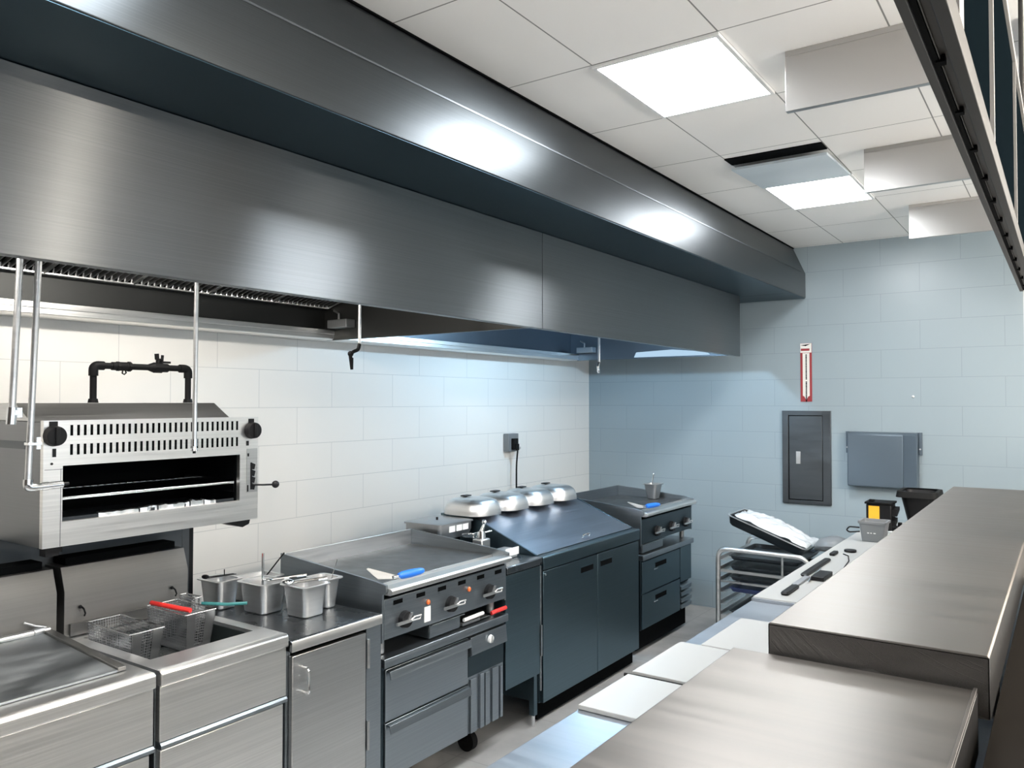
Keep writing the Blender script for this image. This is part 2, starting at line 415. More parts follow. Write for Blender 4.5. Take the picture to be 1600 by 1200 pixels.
obj('nozzle_tip', MB().cyl((X, 1.1685, 1.441), (X, 1.186, 1.442), .006, .0045), 'black', n_)
obj('bracket', MB().box(X - .013, 1.068, 1.558, X + .013, 1.105, 1.566).box(X - .012, 1.1, 1.545, X - .009, 1.112, 1.58), 'chrome', t, .0008)
t = drop(X, [(X, 1.600, 2.4635), (X, 1.594, 1.545)], .0075, 'thin steel drop pipe hanging over the broiler vent slots', None)
n_ = obj('nozzle', MB().cyl((X, 1.594, 1.556), (X, 1.594, 1.532), .010).cyl((X, 1.594, 1.532), (X, 1.594, 1.516), .0075, .011), 'chrome', t)
obj('nozzle_tip', MB().cyl((X, 1.594, 1.5155), (X, 1.594, 1.508), .005), 'black', n_)
t = drop(X, [(X, 2.356, 2.4635), (X, 2.352, 1.915)], .0072, 'drop pipe with a black hooked nozzle under the hood partition', None)
obj('hook', MB().tube([(X, 2.352, 1.92), (X, 2.345, 1.895), (X, 2.315, 1.885), (X, 2.30, 1.872), (X, 2.305, 1.85)], .0075, 10, .01), 'iron', t)
obj('nozzle_tip', MB().cyl((X, 2.305, 1.86), (X, 2.309, 1.812), .0095, .006).ball((X, 2.302, 1.876), .012), 'iron', t)
t = drop(X, [(X, 4.412, 2.30), (X, 4.409, 1.925)], .0072, 'drop pipe with a small nozzle under the far hood', None)
obj('nozzle_tip', MB().tube([(X, 4.409, 1.926), (X, 4.395, 1.90), (X, 4.40, 1.875)], .008, 10).cyl((X, 4.40, 1.878), (X, 4.405, 1.862), .011, .007), 'chrome', t)

# ------------------------------------------------------------------ salamander broiler
XF, YL, YR, ZB, ZT = -2.60, 1.207, 2.005, 1.226, 1.622
XBk = -3.02
t = thing('salamander_broiler', 'steel overhead broiler with black knobs and an open front', 'broiler', (-2.8, 1.6, ZB))
body = MB()
body.box(XBk, YL, ZB, XF - .02, YL + .04, ZT - .004); body.box(XBk, YR - .04, ZB, XF - .02, YR, ZT - .004)
body.box(XBk, YL + .0405, ZT - .03, XF - .02, YR - .0405, ZT - .004); body.box(XBk, YL + .0405, ZB, XF - .02, YR - .0405, ZB + .02)
body.box(XBk, YL + .0405, ZB + .0205, XBk + .015, YR - .0405, ZT - .0305)
obj('casing', body, 'sal_side', t, .002)
oy0, oy1, oz0, oz1 = 1.266, 1.922, 1.303, 1.479
fp = MB()
fp.box(XF - .0195, YL, ZB, XF, oy0, ZT); fp.box(XF - .0195, oy1, ZB, XF, YR, ZT)
fp.box(XF - .0195, oy0, ZB, XF, oy1, oz0); fp.box(XF - .0195, oy0, oz1, XF, oy1, ZT)
front = obj('front_panel', fp, 'steel_w', t)
for z0, z1 in ((1.573, 1.607), (1.512, 1.546)):
    sl = MB()
    for i in range(30):
        y = 1.292 + i * (1.908 - 1.292) / 29
        sl.box(XF - .001, y - .0042, z0, XF + .0007, y + .0042, z1)
    obj('vent_slots', sl, 'void', front)
obj('seam', MB().box(XF - .001, YL + .0525, ZB + .001, XF + .0006, YL + .054, 1.47).box(XF - .001, YL + .004, 1.468, XF + .0006, oy0, 1.4695), 'panel', front)
cav = MB()
cav.box(XBk + .02, oy0 - .01, oz1 + .002, XF - .021, oy1 + .01, oz1 + .02); cav.box(XBk + .0155, YL + .042, oz0 - .04, XBk + .025, YR - .042, oz1 + .03)
cav.box(XBk + .026, oy0 - .012, oz0 - .02, XF - .021, oy0 - .002, oz1 + .001); cav.box(XBk + .026, oy1 + .002, oz0 - .02, XF - .021, oy1 + .012, oz1 + .001)
cav.box(XBk + .026, oy0 - .001, oz0 - .03, XF - .021, oy1 + .001, oz0 - .02)
obj('fire_box', cav, 'void', t)
rk = MB()
rk.cyl((XF - .045, oy0 + .004, 1.372), (XF - .045, oy1 - .004, 1.372), .0065)
rk.cyl((-2.95, oy0 + .004, 1.372), (-2.95, oy1 - .004, 1.372), .006)
for i in range(24):
    y = oy0 + .02 + i * (oy1 - oy0 - .04) / 23
    rk.cyl((-2.95, y, 1.3725), (XF - .045, y, 1.3725), .0022, seg=6)
for y in (oy0 + .003, oy1 - .003): rk.box(-2.95, y - .002, 1.335, XF - .03, y + .002, 1.385)
obj('broil_rack', rk, 'chrome', t)
tr = MB(); tr.box(-2.95, oy0 + .005, 1.288, XF - .03, oy1 - .005, 1.292); tr.box(XF - .034, oy0 + .005, 1.2925, XF - .03, oy1 - .005, 1.312)
dt = obj('drip_tray', tr, 'dark_tray', t)
fo = MB()
for a, b, h in ((.13, .27, .006), (.275, .335, .010), (.34, .46, .012), (.465, .52, .014), (.525, .57, .009)):
    n = 9; pts = []
    for i in range(n + 1):
        y = oy0 + a + (b - a) * i / n
        pts.append((y, 1.313 + h * (.6 + .5 * noise.noise((y * 60, 1.7, 0))), XF - .036 - .01 * noise.noise((y * 40, 0, 3))))
    rings = [[(x - .012, y, z - .006), (x - .004, y, z), (x + .009, y, z - .003), (x + .010, y, 1.300)] for y, z, x in pts]
    fo.loft(rings)
obj('foil_scraps', fo, 'foil', dt)
for y, z in ((1.236, 1.574), (1.972, 1.570)):
    k = obj('knob', MB().cyl((XF + .001, y, z), (XF + .026, y, z), .033, .030, 28).box(XF + .0262, y - .006, z - .027, XF + .033, y + .006, z + .027), 'black', t, .0015)
    obj('knob_plate', MB().box(XF + .0002, y - .013, z + .02, XF + .0012, y + .013, z + .045), 'black', k)
for y, z0, z1 in ((1.239, 1.508, 1.534), (1.955, 1.512, 1.530)):
    obj('pilot_slot', B(XF + .0003, y - .005, z0, XF + .003, y + .005, z1), 'black', t)
obj('label_mark', MB().cyl((XF + .0003, 1.232, 1.487), (XF + .002, 1.232, 1.487), .004), 'black', t)
# lever with notched quadrant on the right
q = MB().box(XF + .0002, 1.952, 1.332, XF + .003, 2.0, 1.50)
qd = obj('lever_plate', q, 'steel', t)
nt = MB()
for i in range(4): nt.prism([(1.972, 1.445 - i * .026), (1.990, 1.438 - i * .026), (1.985, 1.418 - i * .026), (1.972, 1.420 - i * .026)], 'x', XF + .0032, XF + .005)
nt.box(XF + .0032, 1.968, 1.342, XF + .005, 1.974, 1.446)
nt.box(XF + .0032, 1.948 + .006, 1.47, XF + .005, 1.96, 1.482).box(XF + .0032, 1.953, 1.325 + .01, XF + .005, 1.958, 1.36)
obj('notches', nt, 'black', qd)
lv = obj('lever', MB().tube([(XF + .006, 1.976, 1.36), (XF + .03, 2.01, 1.358), (XF + .035, 2.052, 1.356)], .0035), 'black', t)
obj('lever_ball', MB().ball((XF + .035, 2.062, 1.356), .0145), 'black', lv)
obj('top_cap', MB().prism([(-2.70, ZT - .0035), (-2.80, 1.676), (-2.99, 1.676), (-2.99, ZT - .0035)], 'y', YL + .005, 1.948), 'steel', t, .002)
ft = MB().box(-2.66, YL + .02, ZB - .030, -2.62, YL + .06, ZB - .0005).box(-2.75, YL + .055, ZB - .022, -2.63, YL + .075, ZB - .0005)
obj('foot', ft, 'black', t)
obj('foot', MB().prism([(1.86, ZB - .0005), (1.99, ZB - .0005), (1.985, ZB - .02), (1.955, ZB - .03)], 'x', -2.72, -2.625), 'black', t)
obj('side_band', B(-3.0, YL - .001, 1.53, -2.72, YL - .0001, 1.555), 'panel', t)
for y in (1.245, 1.925):
    p = obj('support_post', B(-2.99, y, .0, -2.955, y + .038, ZB - .0005), 'black', t, .002)
    obj('post_strip', B(-2.9545, y - .018, .0, -2.945, y + .012, ZB - .001), 'panel', p)

obj('back_panel', B(-2.9445, 1.0, .95, -2.94, 1.90, ZB - .001), 'panel', t)

# black gas pipe loop on the broiler
XP = -2.93; ya, yb, zt = 1.531, 1.915, 1.814
t = thing('gas_pipe', 'black iron gas pipe loop standing on top of the broiler', 'pipe', (XP, 1.72, 1.6765))
obj('pipe', MB().tube([(XP, ya, 1.69), (XP, ya, zt), (XP, yb, zt), (XP, yb, 1.69)], .0118, 14, .022), 'iron', t)
for y in (ya, yb):
    s = 1 if y == ya else -1
    obj('elbow', MB().tube([(XP, y, zt - .038), (XP, y, zt), (XP, y + s * .038, zt)], .0165, 14, .024), 'iron', t)
    obj('floor_flange', MB().cyl((XP, y, 1.677), (XP, y, 1.692), .019, .016, 8), 'iron', t)
u = obj('union', MB().cyl((XP, 1.617, zt), (XP, 1.628, zt), .018, seg=8).cyl((XP, 1.629, zt), (XP, 1.66, zt), .0165, seg=12).cyl((XP, 1.661, zt), (XP, 1.672, zt), .019, seg=8).cyl((XP, 1.60, zt), (XP, 1.616, zt), .0155), 'iron', t)
obj('ring_tab', MB().tube([(XP, 1.642, zt - .014), (XP, 1.640, zt - .026), (XP, 1.648, zt - .03), (XP, 1.655, zt - .024), (XP, 1.652, zt - .014)], .003, 8), 'iron', u)
v = obj('valve', MB().cyl((XP, 1.745, zt), (XP, 1.765, zt), .013, .020, 12).cyl((XP, 1.765, zt), (XP, 1.80, zt), .0205, seg=8).cyl((XP, 1.80, zt), (XP, 1.825, zt), .017, seg=8).cyl((XP, 1.785, zt), (XP, 1.785, zt + .03), .009), 'iron', t)
obj('valve_handle', MB().box(XP - .008, 1.776, zt + .0305, XP + .008, 1.796, zt + .036).cyl((XP, 1.78, zt + .034), (XP, 1.778, zt + .055), .0085).cyl((XP, 1.80, zt + .02), (XP, 1.803, zt + .05), .0055).box(XP - .006, 1.795, zt + .018, XP + .006, 1.835, zt + .026), 'iron', v)

# ------------------------------------------------------------------ fryers
def fryer(y0, y1, lab, covered):
    XF = -2.22; zt = .88; xb = -2.80
    t = thing('deep_fryer', lab, 'fryer', (-2.5, (y0 + y1) / 2, 0), 'deep fryers')
    # casing with open vat
    c = MB()
    c.box(xb, y0, .1, XF - .03, y0 + .02, zt - .012); c.box(xb, y1 - .02, .1, XF - .03, y1, zt - .012)
    c.box(xb, y0 + .0205, .1, xb + .02, y1 - .0205, zt - .012); c.box(xb + .0205, y0 + .0205, .1, XF - .03, y1 - .0205, .12)
    obj('casing', c, 'steel_d', t, .001)
    vx0, vx1, vy0, vy1 = xb + .05, XF - .13, y0 + .045, y1 - .045
    d = MB()
    d.box(vx1, y0, zt - .0115, XF - .006, y1, zt); d.box(xb, y0, zt - .0115, vx0, y1, zt)
    d.box(vx0 + .0005, y0, zt - .0115, vx1 - .0005, vy0, zt); d.box(vx0 + .0005, vy1, zt - .0115, vx1 - .0005, y1, zt)
    obj('top_deck', d, 'alu', t)
    vt = MB()
    vt.box(vx0, vy0, .66, vx1, vy0 + .004, zt - .012); vt.box(vx0, vy1 - .004, .66, vx1, vy1, zt - .012)
    vt.box(vx0, vy0 + .0045, .66, vx0 + .004, vy1 - .0045, zt - .012); vt.box(vx1 - .004, vy0 + .0045, .66, vx1, vy1 - .0045, zt - .012)
    vt.box(vx0, vy0, .65, vx1, vy1, .6595)
    vv = obj('vat', vt, 'vat', t)
    obj('oil', B(vx0 + .0045, vy0 + .0045, .66, vx1 - .0045, vy1 - .0045, .80), 'oil', vv)
    obj('nosing', MB().prism([(XF - .03, zt + .001), (XF - .004, zt + .001), (XF + .006, zt - .006), (XF + .006, zt - .042), (XF - .002, zt - .046), (XF - .03, zt - .046)], 'y', y0, y1), 'steel_w', t, .004)
    obj('upper_panel', B(XF - .0295, y0 + .002, .668, XF - .006, y1 - .002, zt - .0465), 'steel_w', t, .002)
    obj('lip', MB().prism([(XF - .029, .667), (XF - .004, .667), (XF + .004, .660), (XF + .004, .650), (XF - .029, .646)], 'y', y0 + .002, y1 - .002), 'steel_d', t, .001)
    obj('lower_door', B(XF - .0295, y0 + .006, .13, XF - .008, y1 - .012, .643), 'steel_w', t, .003)
    obj('kick_plate', B(XF - .09, y0 + .01, .10, XF - .06, y1 - .01, .127), 'void', t)
    for x in (xb + .06, XF - .1):
        for y in (y0 + .06, y1 - .06):
            k = obj('leg', MB().cyl((x, y, .012), (x, y, .0995), .018), 'alu', t)
            obj('foot', MB().cyl((x, y, 0), (x, y, .0118), .024), 'rubber', k)
    # flue back, two folded planes
    f = MB().prism([(-2.801, .882), (-2.80, 1.035), (-2.83, 1.115), (-2.935, 1.115), (-2.935, .7), (-2.801, .7)], 'y', y0 + .004, y1 - .004)
    fl = obj('flue', f, 'flue', t, .0015)
    obj('flue_slot', B(-2.93, y0 + .03, 1.1155, -2.85, y1 - .03, 1.14), 'void', fl)
    if not covered:
        h = MB()
        for y in (y0 + .06, y1 - .07):
            h.tube([(-2.793, y, .975), (-2.78, y, .97), (-2.778, y + .004, .955), (-2.788, y + .006, .945)], .0028, 8)
            h.ball((-2.792, y - .006, .977), .006)
        obj('basket_hook', h, 'iron', fl)
        obj('basket_hanger', MB().box(-2.7985, y0 + .02, .885, -2.788, y1 - .03, .925), 'flue', fl)
    return t
fryer(.93, 1.354, 'left fryer closed under a smeared sloping steel lid', True)
fryer(1.370, 1.842, 'open fryer between the covered fryer and the corner cabinet, holding wire baskets', False)
fryer(.46, .926, 'fryer at the left edge of the picture under the steel lid', True)

# smeared lid over the left fryers
t = thing('cover_plate', 'smeared steel lid lying over the left fryer', 'cover', (-2.55, .9, .884))
obj('plate', MB().prism([(-2.315, .8812), (-2.315, .888), (-2.765, .922), (-2.765, .912)], 'y', .50, 1.292), 'lid', t, .001)
obj('raised_edge', MB().prism([(-2.315, .8812), (-2.315, .894), (-2.775, .932), (-2.775, .905)], 'y', 1.2925, 1.318), 'flue', t, .002)
hb = obj('back_roll', MB().cyl((-2.77, .5, .93), (-2.77, 1.312, .93), .010), 'steel_w', t)
obj('hinge', MB().tube([(-2.785, 1.24, .965), (-2.775, 1.27, .95), (-2.765, 1.30, .94)], .004, 8).cyl((-2.768, 1.262, .93), (-2.768, 1.292, .932), .013), 'alu_d', hb)

# wire baskets
def basket(x0, x1, y0, y1, zt, zb, lab, taper=.012):
    t = thing('fryer_basket', lab, 'basket', ((x0 + x1) / 2, (y0 + y1) / 2, zb), 'wire fryer baskets')
    m = MB(); w = .0014
    def quad(a, b, c, d, nu, nv):    # grid of wires on the quad a-b (top) d-c (bottom)
        a, b, c, d = map(Vector, (a, b, c, d))
        for i in range(nu + 1):
            u_ = i / nu; m.bar(a.lerp(b, u_), d.lerp(c, u_), w)
        for j in range(nv + 1):
            v_ = j / nv; m.bar(a.lerp(d, v_), b.lerp(c, v_), w)
    T = [(x0, y0, zt), (x1, y0, zt), (x1, y1, zt), (x0, y1, zt)]
    k = taper
    Bt = [(x0 + k, y0 + k, zb), (x1 - k * 1.6, y0 + k, zb), (x1 - k * 1.6, y1 - k, zb), (x0 + k, y1 - k, zb)]
    nx, ny, nz = int((x1 - x0) / .009), int((y1 - y0) / .009), int((zt - zb) / .009)
    quad(T[0], T[1], Bt[1], Bt[0], nx, nz); quad(T[3], T[2], Bt[2], Bt[3], nx, nz)
    quad(T[0], T[3], Bt[3], Bt[0], ny, nz); quad(T[1], T[2], Bt[2], Bt[1], ny, nz); quad(Bt[0], Bt[1], Bt[2], Bt[3], nx, ny)
    obj('wire_mesh', m, 'alu_d', t, smooth=False)
    r = MB()
    for a, b in zip(T, T[1:] + T[:1]): r.cyl(a, b, .0026, seg=8)
    obj('rim', r, 'chrome', t)
    s = MB()
    for f in (.03, .66):      # flat straps down the front face
        pa = Vector(T[1]).lerp(Vector(T[2]), f); pb = Vector(T[1]).lerp(Vector(T[2]), f + .30)
        qa = Vector(Bt[1]).lerp(Vector(Bt[2]), f); qb = Vector(Bt[1]).lerp(Vector(Bt[2]), f + .30)
        V = [s.bm.verts.new(p) for p in (pa + Vector((.002, 0, 0)), pb + Vector((.002, 0, 0)), qb + Vector((.002, 0, 0)), qa + Vector((.002, 0, 0)))]
        W = [s.bm.verts.new(v.co + Vector((.0016, 0, 0))) for v in V]
        s.bm.faces.new(V); s.bm.faces.new(W[::-1])
        for i in range(4): s.bm.faces.new((V[i], W[i], W[(i + 1) % 4], V[(i + 1) % 4]))
    obj('strap', s, 'alu_d', t)
    return t
basket(-2.735, -2.47, 1.418, 1.535, .935, .805, 'wire fryer basket nearest the covered fryer, without a grip showing')
b2 = basket(-2.735, -2.50, 1.632, 1.752, .945, .815, 'wire fryer basket with a red grip')
obj('grip', MB().tube([(-2.70, 1.628, .962), (-2.62, 1.634, .962), (-2.545, 1.645, .960), (-2.505, 1.655, .958)], .0082, 10), 'red', b2, label='bright red grip')
b3 = basket(-2.735, -2.64, 1.760, 1.788, .960, .84, 'narrow wire basket with a dark teal grip at the back of the open fryer', .004)
obj('grip', MB().tube([(-2.665, 1.80, .93), (-2.58, 1.86, .926), (-2.54, 1.915, .925)], .006, 10), 'teal', b3, label='thin dark teal grip')

# ------------------------------------------------------------------ corner cabinet by the fryer
t = thing('base_cabinet', 'steel base cabinet with one door between the fryer and the griddle', 'cabinet', (-2.5, 2.07, 0))
XF = -2.21; y0, y1, zt = 1.848, 2.318, .855
obj('casing', MB().box(-2.9, y0, .1, XF - .03, y0 + .02, zt - .041).box(-2.9, y1 - .02, .1, XF - .03, y1, zt - .041).box(-2.9, y0 + .0205, .1, -2.88, y1 - .0205, zt - .041).box(-2.879, y0 + .0205, .1, XF - .03, y1 - .0205, .12), 'steel_d', t)
obj('worktop', MB().prism([(-2.92, zt), (XF - .004, zt), (XF + .003, zt - .006), (XF + .003, zt - .040), (-2.92, zt - .040)], 'y', y0, y1 - .03), 'steel_t', t, .003)
obj('top_edge', MB().prism([(XF + .0035, zt - .002), (XF + .006, zt - .006), (XF + .006, zt - .038), (XF + .0035, zt - .040)], 'y', y0, y1 - .03), 'steel_w', t)
d = obj('door', B(XF - .028, y0 + .012, .13, XF - .008, 2.215, zt - .058), 'steel', t, .003)
obj('handle', MB().tube([(XF - .0075, 1.908, .747), (XF + .022, 1.908, .747), (XF + .022, 1.908, .660), (XF - .0075, 1.908, .660)], .0055, 10, .014), 'chrome', d)
obj('side_stile', B(XF - .03, 2.22, .1, XF - .012, y1 - .032, zt - .042), 'steel_d', t)
for z in (.35, .66): obj('hinge', MB().cyl((XF - .004, 2.224, z), (XF - .004, 2.224, z + .11), .006), 'alu_d', t)
for x in (-2.84, XF - .08):
    for y in (y0 + .05, y1 - .06):
        obj('leg', MB().cyl((x, y, 0), (x, y, .0995), .018), 'alu', t)

def pan(x0, x1, y0, y1, z0, z1, lab, m='alu', name='steam_pan', group='steel pans', tp=.014, cat='pan', rim=.008):
    cx, cy, hx, hy = (x0 + x1) / 2, (y0 + y1) / 2, (x1 - x0) / 2, (y1 - y0) / 2
    r = min(.02, hx * .5, hy * .5)
    rings = [rrect(cx, cy, hx - tp - .004, hy - tp - .004, r, z0), rrect(cx, cy, hx - tp, hy - tp, r, z0 + .004), rrect(cx, cy, hx - .004, hy - .004, r, z1 - .004),
             rrect(cx, cy, hx + rim, hy + rim, r + .004, z1 - .004), rrect(cx, cy, hx + rim, hy + rim, r + .004, z1), rrect(cx, cy, hx - .006, hy - .006, r, z1),
             rrect(cx, cy, hx - tp - .003, hy - tp - .003, r, z0 + .006)]
    return tag(obj(name, MB().loft(rings), m, None, org=(cx, cy, z0)), lab, cat, group)
zt = .856
pan(-2.70, -2.545, 1.988, 2.118, zt, zt + .118, 'deep steel pan behind the front pan, holding a tall spoon', 'alu')
pan(-2.512, -2.372, 2.045, 2.172, zt, zt + .120, 'front deep steel pan on the cabinet, nearest the worktop edge', 'alu')
pan(-2.535, -2.42, 2.195, 2.282, zt, zt + .118, 'deep steel pan beside the griddle', 'alu')
pan(-2.885, -2.745, 1.935, 2.045, zt, zt + .115, 'deep steel pan at the back of the cabinet near the fryer baskets', 'alu')
pan(-2.905, -2.77, 2.08, 2.275, zt, zt + .085, 'long steel pan at the back of the cabinet against the griddle', 'alu')
def spoon(pts, r, lab, bowl=None, name='serving_spoon', m='chrome', cat='spoon', grp=None):
    t = thing(name, lab, cat, pts[0], grp)
    obj('handle', MB().tube(pts, r, 8, .01), m, t)
    if bowl: obj('bowl', MB().ball(bowl[0], bowl[1], bowl[2], 16), m, t)
    return t
spoon([(-2.60, 2.03, zt + .03), (-2.585, 2.02, zt + .235)], .0045, 'steel spoon standing upright in the pan behind', ((-2.605, 2.035, zt + .024), .018, (.5, 1, .9)))
spoon([(-2.585, 2.06, zt + .124), (-2.53, 2.19, zt + .128)], .0055, 'steel spoon lying across the rim of the pan behind', ((-2.59, 2.045, zt + .128), .018, (1.4, 1, .35)))
spoon([(-2.47, 2.065, zt + .126), (-2.42, 2.20, zt + .128)], .0055, 'steel ladle lying across the front pan', ((-2.475, 2.05, zt + .132), .022, (1.2, 1, .5)))
spoon([(-2.47, 2.235, zt + .02), (-2.46, 2.29, zt + .18)], .002, 'thin wire skimmer leaning in the pan beside the griddle', None, 'wire_skimmer', cat='skimmer')
spoon([(-2.82, 2.15, zt + .02), (-2.80, 2.30, zt + .17)], .003, 'dark thin rod leaning in the long pan', None, 'skewer', 'iron', 'skewer')
# tongs over the back pan
t = thing('tongs', 'dark tongs resting on the back pan near the fryer baskets', 'tongs', (-2.82, 1.95, zt + .12))
for dx in (-.012, .012): obj('arm', MB().bar((-2.81 + dx, 1.925, zt + .128), (-2.80 + dx * .5, 2.05, zt + .123), .010, .002), 'iron', t)
obj('jaw', MB().ball((-2.812, 1.922, zt + .132), .014, (1.3, .9, .6)), 'iron', t)
obj('ring', MB().tube([(-2.80, 2.0, zt + .128), (-2.80, 2.0, zt + .15)], .002), 'iron', t)

# ------------------------------------------------------------------ griddles and chef bases
def griddle(y0, y1, XF, zp, lab, dark):
    dz = zp - .93
    t = thing('griddle', lab, 'griddle', (XF - .3, (y0 + y1) / 2, .655 + dz), 'flat griddles')
    pm = 'panel_black' if dark else 'steel_d'
    xb = XF - .62
    # side panels with sloping top
    for a, b in ((y0, y0 + .012), (y1 - .012, y1)):
        obj('side_panel', MB().prism([(XF - .001, .715 + dz), (XF - .001, .905 + dz), (XF + .02, .92 + dz), (XF + .02, .948 + dz), (XF - .05, .958 + dz), (xb, 1.008 + dz), (xb, .715 + dz)], 'y', a, b), 'steel_d', t, .001)
    obj('back_splash', B(xb, y0 + .0125, .715 + dz, xb + .012, y1 - .0125, 1.006 + dz), 'steel_d' if dark else 'alu', t, .001)  # paler metal on the near splash stands in for its lit inside face
    obj('plate', B(xb + .0125, y0 + .0125, .905 + dz, XF - .075, y1 - .0125, .932 + dz), 'plate', t, .002)
    obj('grease_trough', MB().prism([(XF - .0745, .932 + dz), (XF - .072, .915 + dz), (XF - .02, .915 + dz), (XF - .012, .938 + dz), (XF + .035, .934 + dz), (XF + .044, .926 + dz), (XF + .044, .912 + dz), (XF + .03, .905 + dz), (XF - .0745, .905 + dz)], 'y', y0 + .0125, y1 - .0125), 'steel_w', t, .002)
    fp = obj('control_panel', B(XF - .012, y0 + .0125, .725 + dz, XF, y1 - .0125, .885 + dz), pm, t, .001)
    obj('panel_gap', B(XF - .03, y0 + .0125, .886 + dz, XF - .015, y1 - .0125, .904 + dz), 'void', t)
    obj('chassis', B(xb + .0125, y0 + .0125, .725 + dz, XF - .031, y1 - .0125, .9045 + dz), 'void', t)
    W = y1 - y0
    if not dark:
        s = MB()
        for i in range(6):
            y = y0 + W * (.075 + i * .163); s.box(XF - .001, y, .855 + dz, XF + .0008, y + .055, .873 + dz)
        obj('vent_slots', s, 'void', fp)
    for i in range(3):
        f = (.15, .50, .83)[i] if not dark else (.28, .56, .85)[i]
        y = y0 + W * f; z = .785 + dz
        k = obj('knob', MB().cyl((XF + .0005, y, z), (XF + .022, y, z), .036, .032, 24), 'black', t, .001)
        obj('lever', MB().box(XF + .0225, y - .072, z - .010, XF + .032, y + .012, z + .001).prism([(y - .006, z - .004), (y + .010, z - .004), (y + .024, z + .026), (y + .014, z + .026)], 'x', XF + .0225, XF + .030)
            .tube([(XF + .027, y + .012, z - .003), (XF + .03, y + .030, z + .008), (XF + .03, y + .072, z + .006), (XF + .03, y + .066, z - .008), (XF + .027, y + .012, z - .006)], .0042, 8), 'alu', k)
    if not dark:
        for f in (.315, .645):
            y = y0 + W * f
            p_ = obj('pilot_light', MB().cyl((XF + .0005, y, .826 + dz), (XF + .006, y, .826 + dz), .012, seg=16), 'alu_d', t)
            obj('lens', MB().ball((XF + .009, y, .826 + dz), .0105, (.7, 1, 1.1)), 'orange', p_)
        obj('tag_card', B(XF + .001, y0 + W * .315 - .017, .742 + dz, XF + .003, y0 + W * .315 + .022, .806 + dz), 'white', t)
    for x in (XF - .06, xb + .06):
        for y in (y0 + .05, y1 - .05): obj('foot', MB().cyl((x, y, .656 + dz), (x, y, .7245 + dz), .018), 'alu_d', t)
    g = MB(); yd0, yd1 = (y0 + W * .34, y0 + W * .58) if not dark else (y0 + W * .03, y0 + W * .40)
    g.box(XF - .3, yd0, .664 + dz, XF - .004, yd1, .668 + dz); g.box(XF - .006, yd0, .6682 + dz, XF, yd1, .722 + dz); g.box(XF - .3, yd0, .6682 + dz, XF - .0065, yd0 + .004, .715 + dz); g.box(XF - .3, yd1 - .004, .6682 + dz, XF - .0065, yd1, .715 + dz)
    dr = obj('grease_drawer', g, 'steel_d', t, .001)
    obj('drawer_lip', MB().prism([(XF + .0003, .7225 + dz), (XF + .012, .7235 + dz), (XF + .012, .7205 + dz), (XF + .0003, .718 + dz)], 'y', yd0, yd1 + .02), 'chrome', dr)
    return t
M['panel_black'] = steel('blackened_panel', (.06, .085, .10), .3, .42)
g1 = griddle(2.345, 3.205, -2.26, .93, 'flat griddle with silver levers and a white tag', False)
g2 = griddle(4.83, 5.70, -2.32, .945, 'far griddle with a dark control panel by the end wall', True)

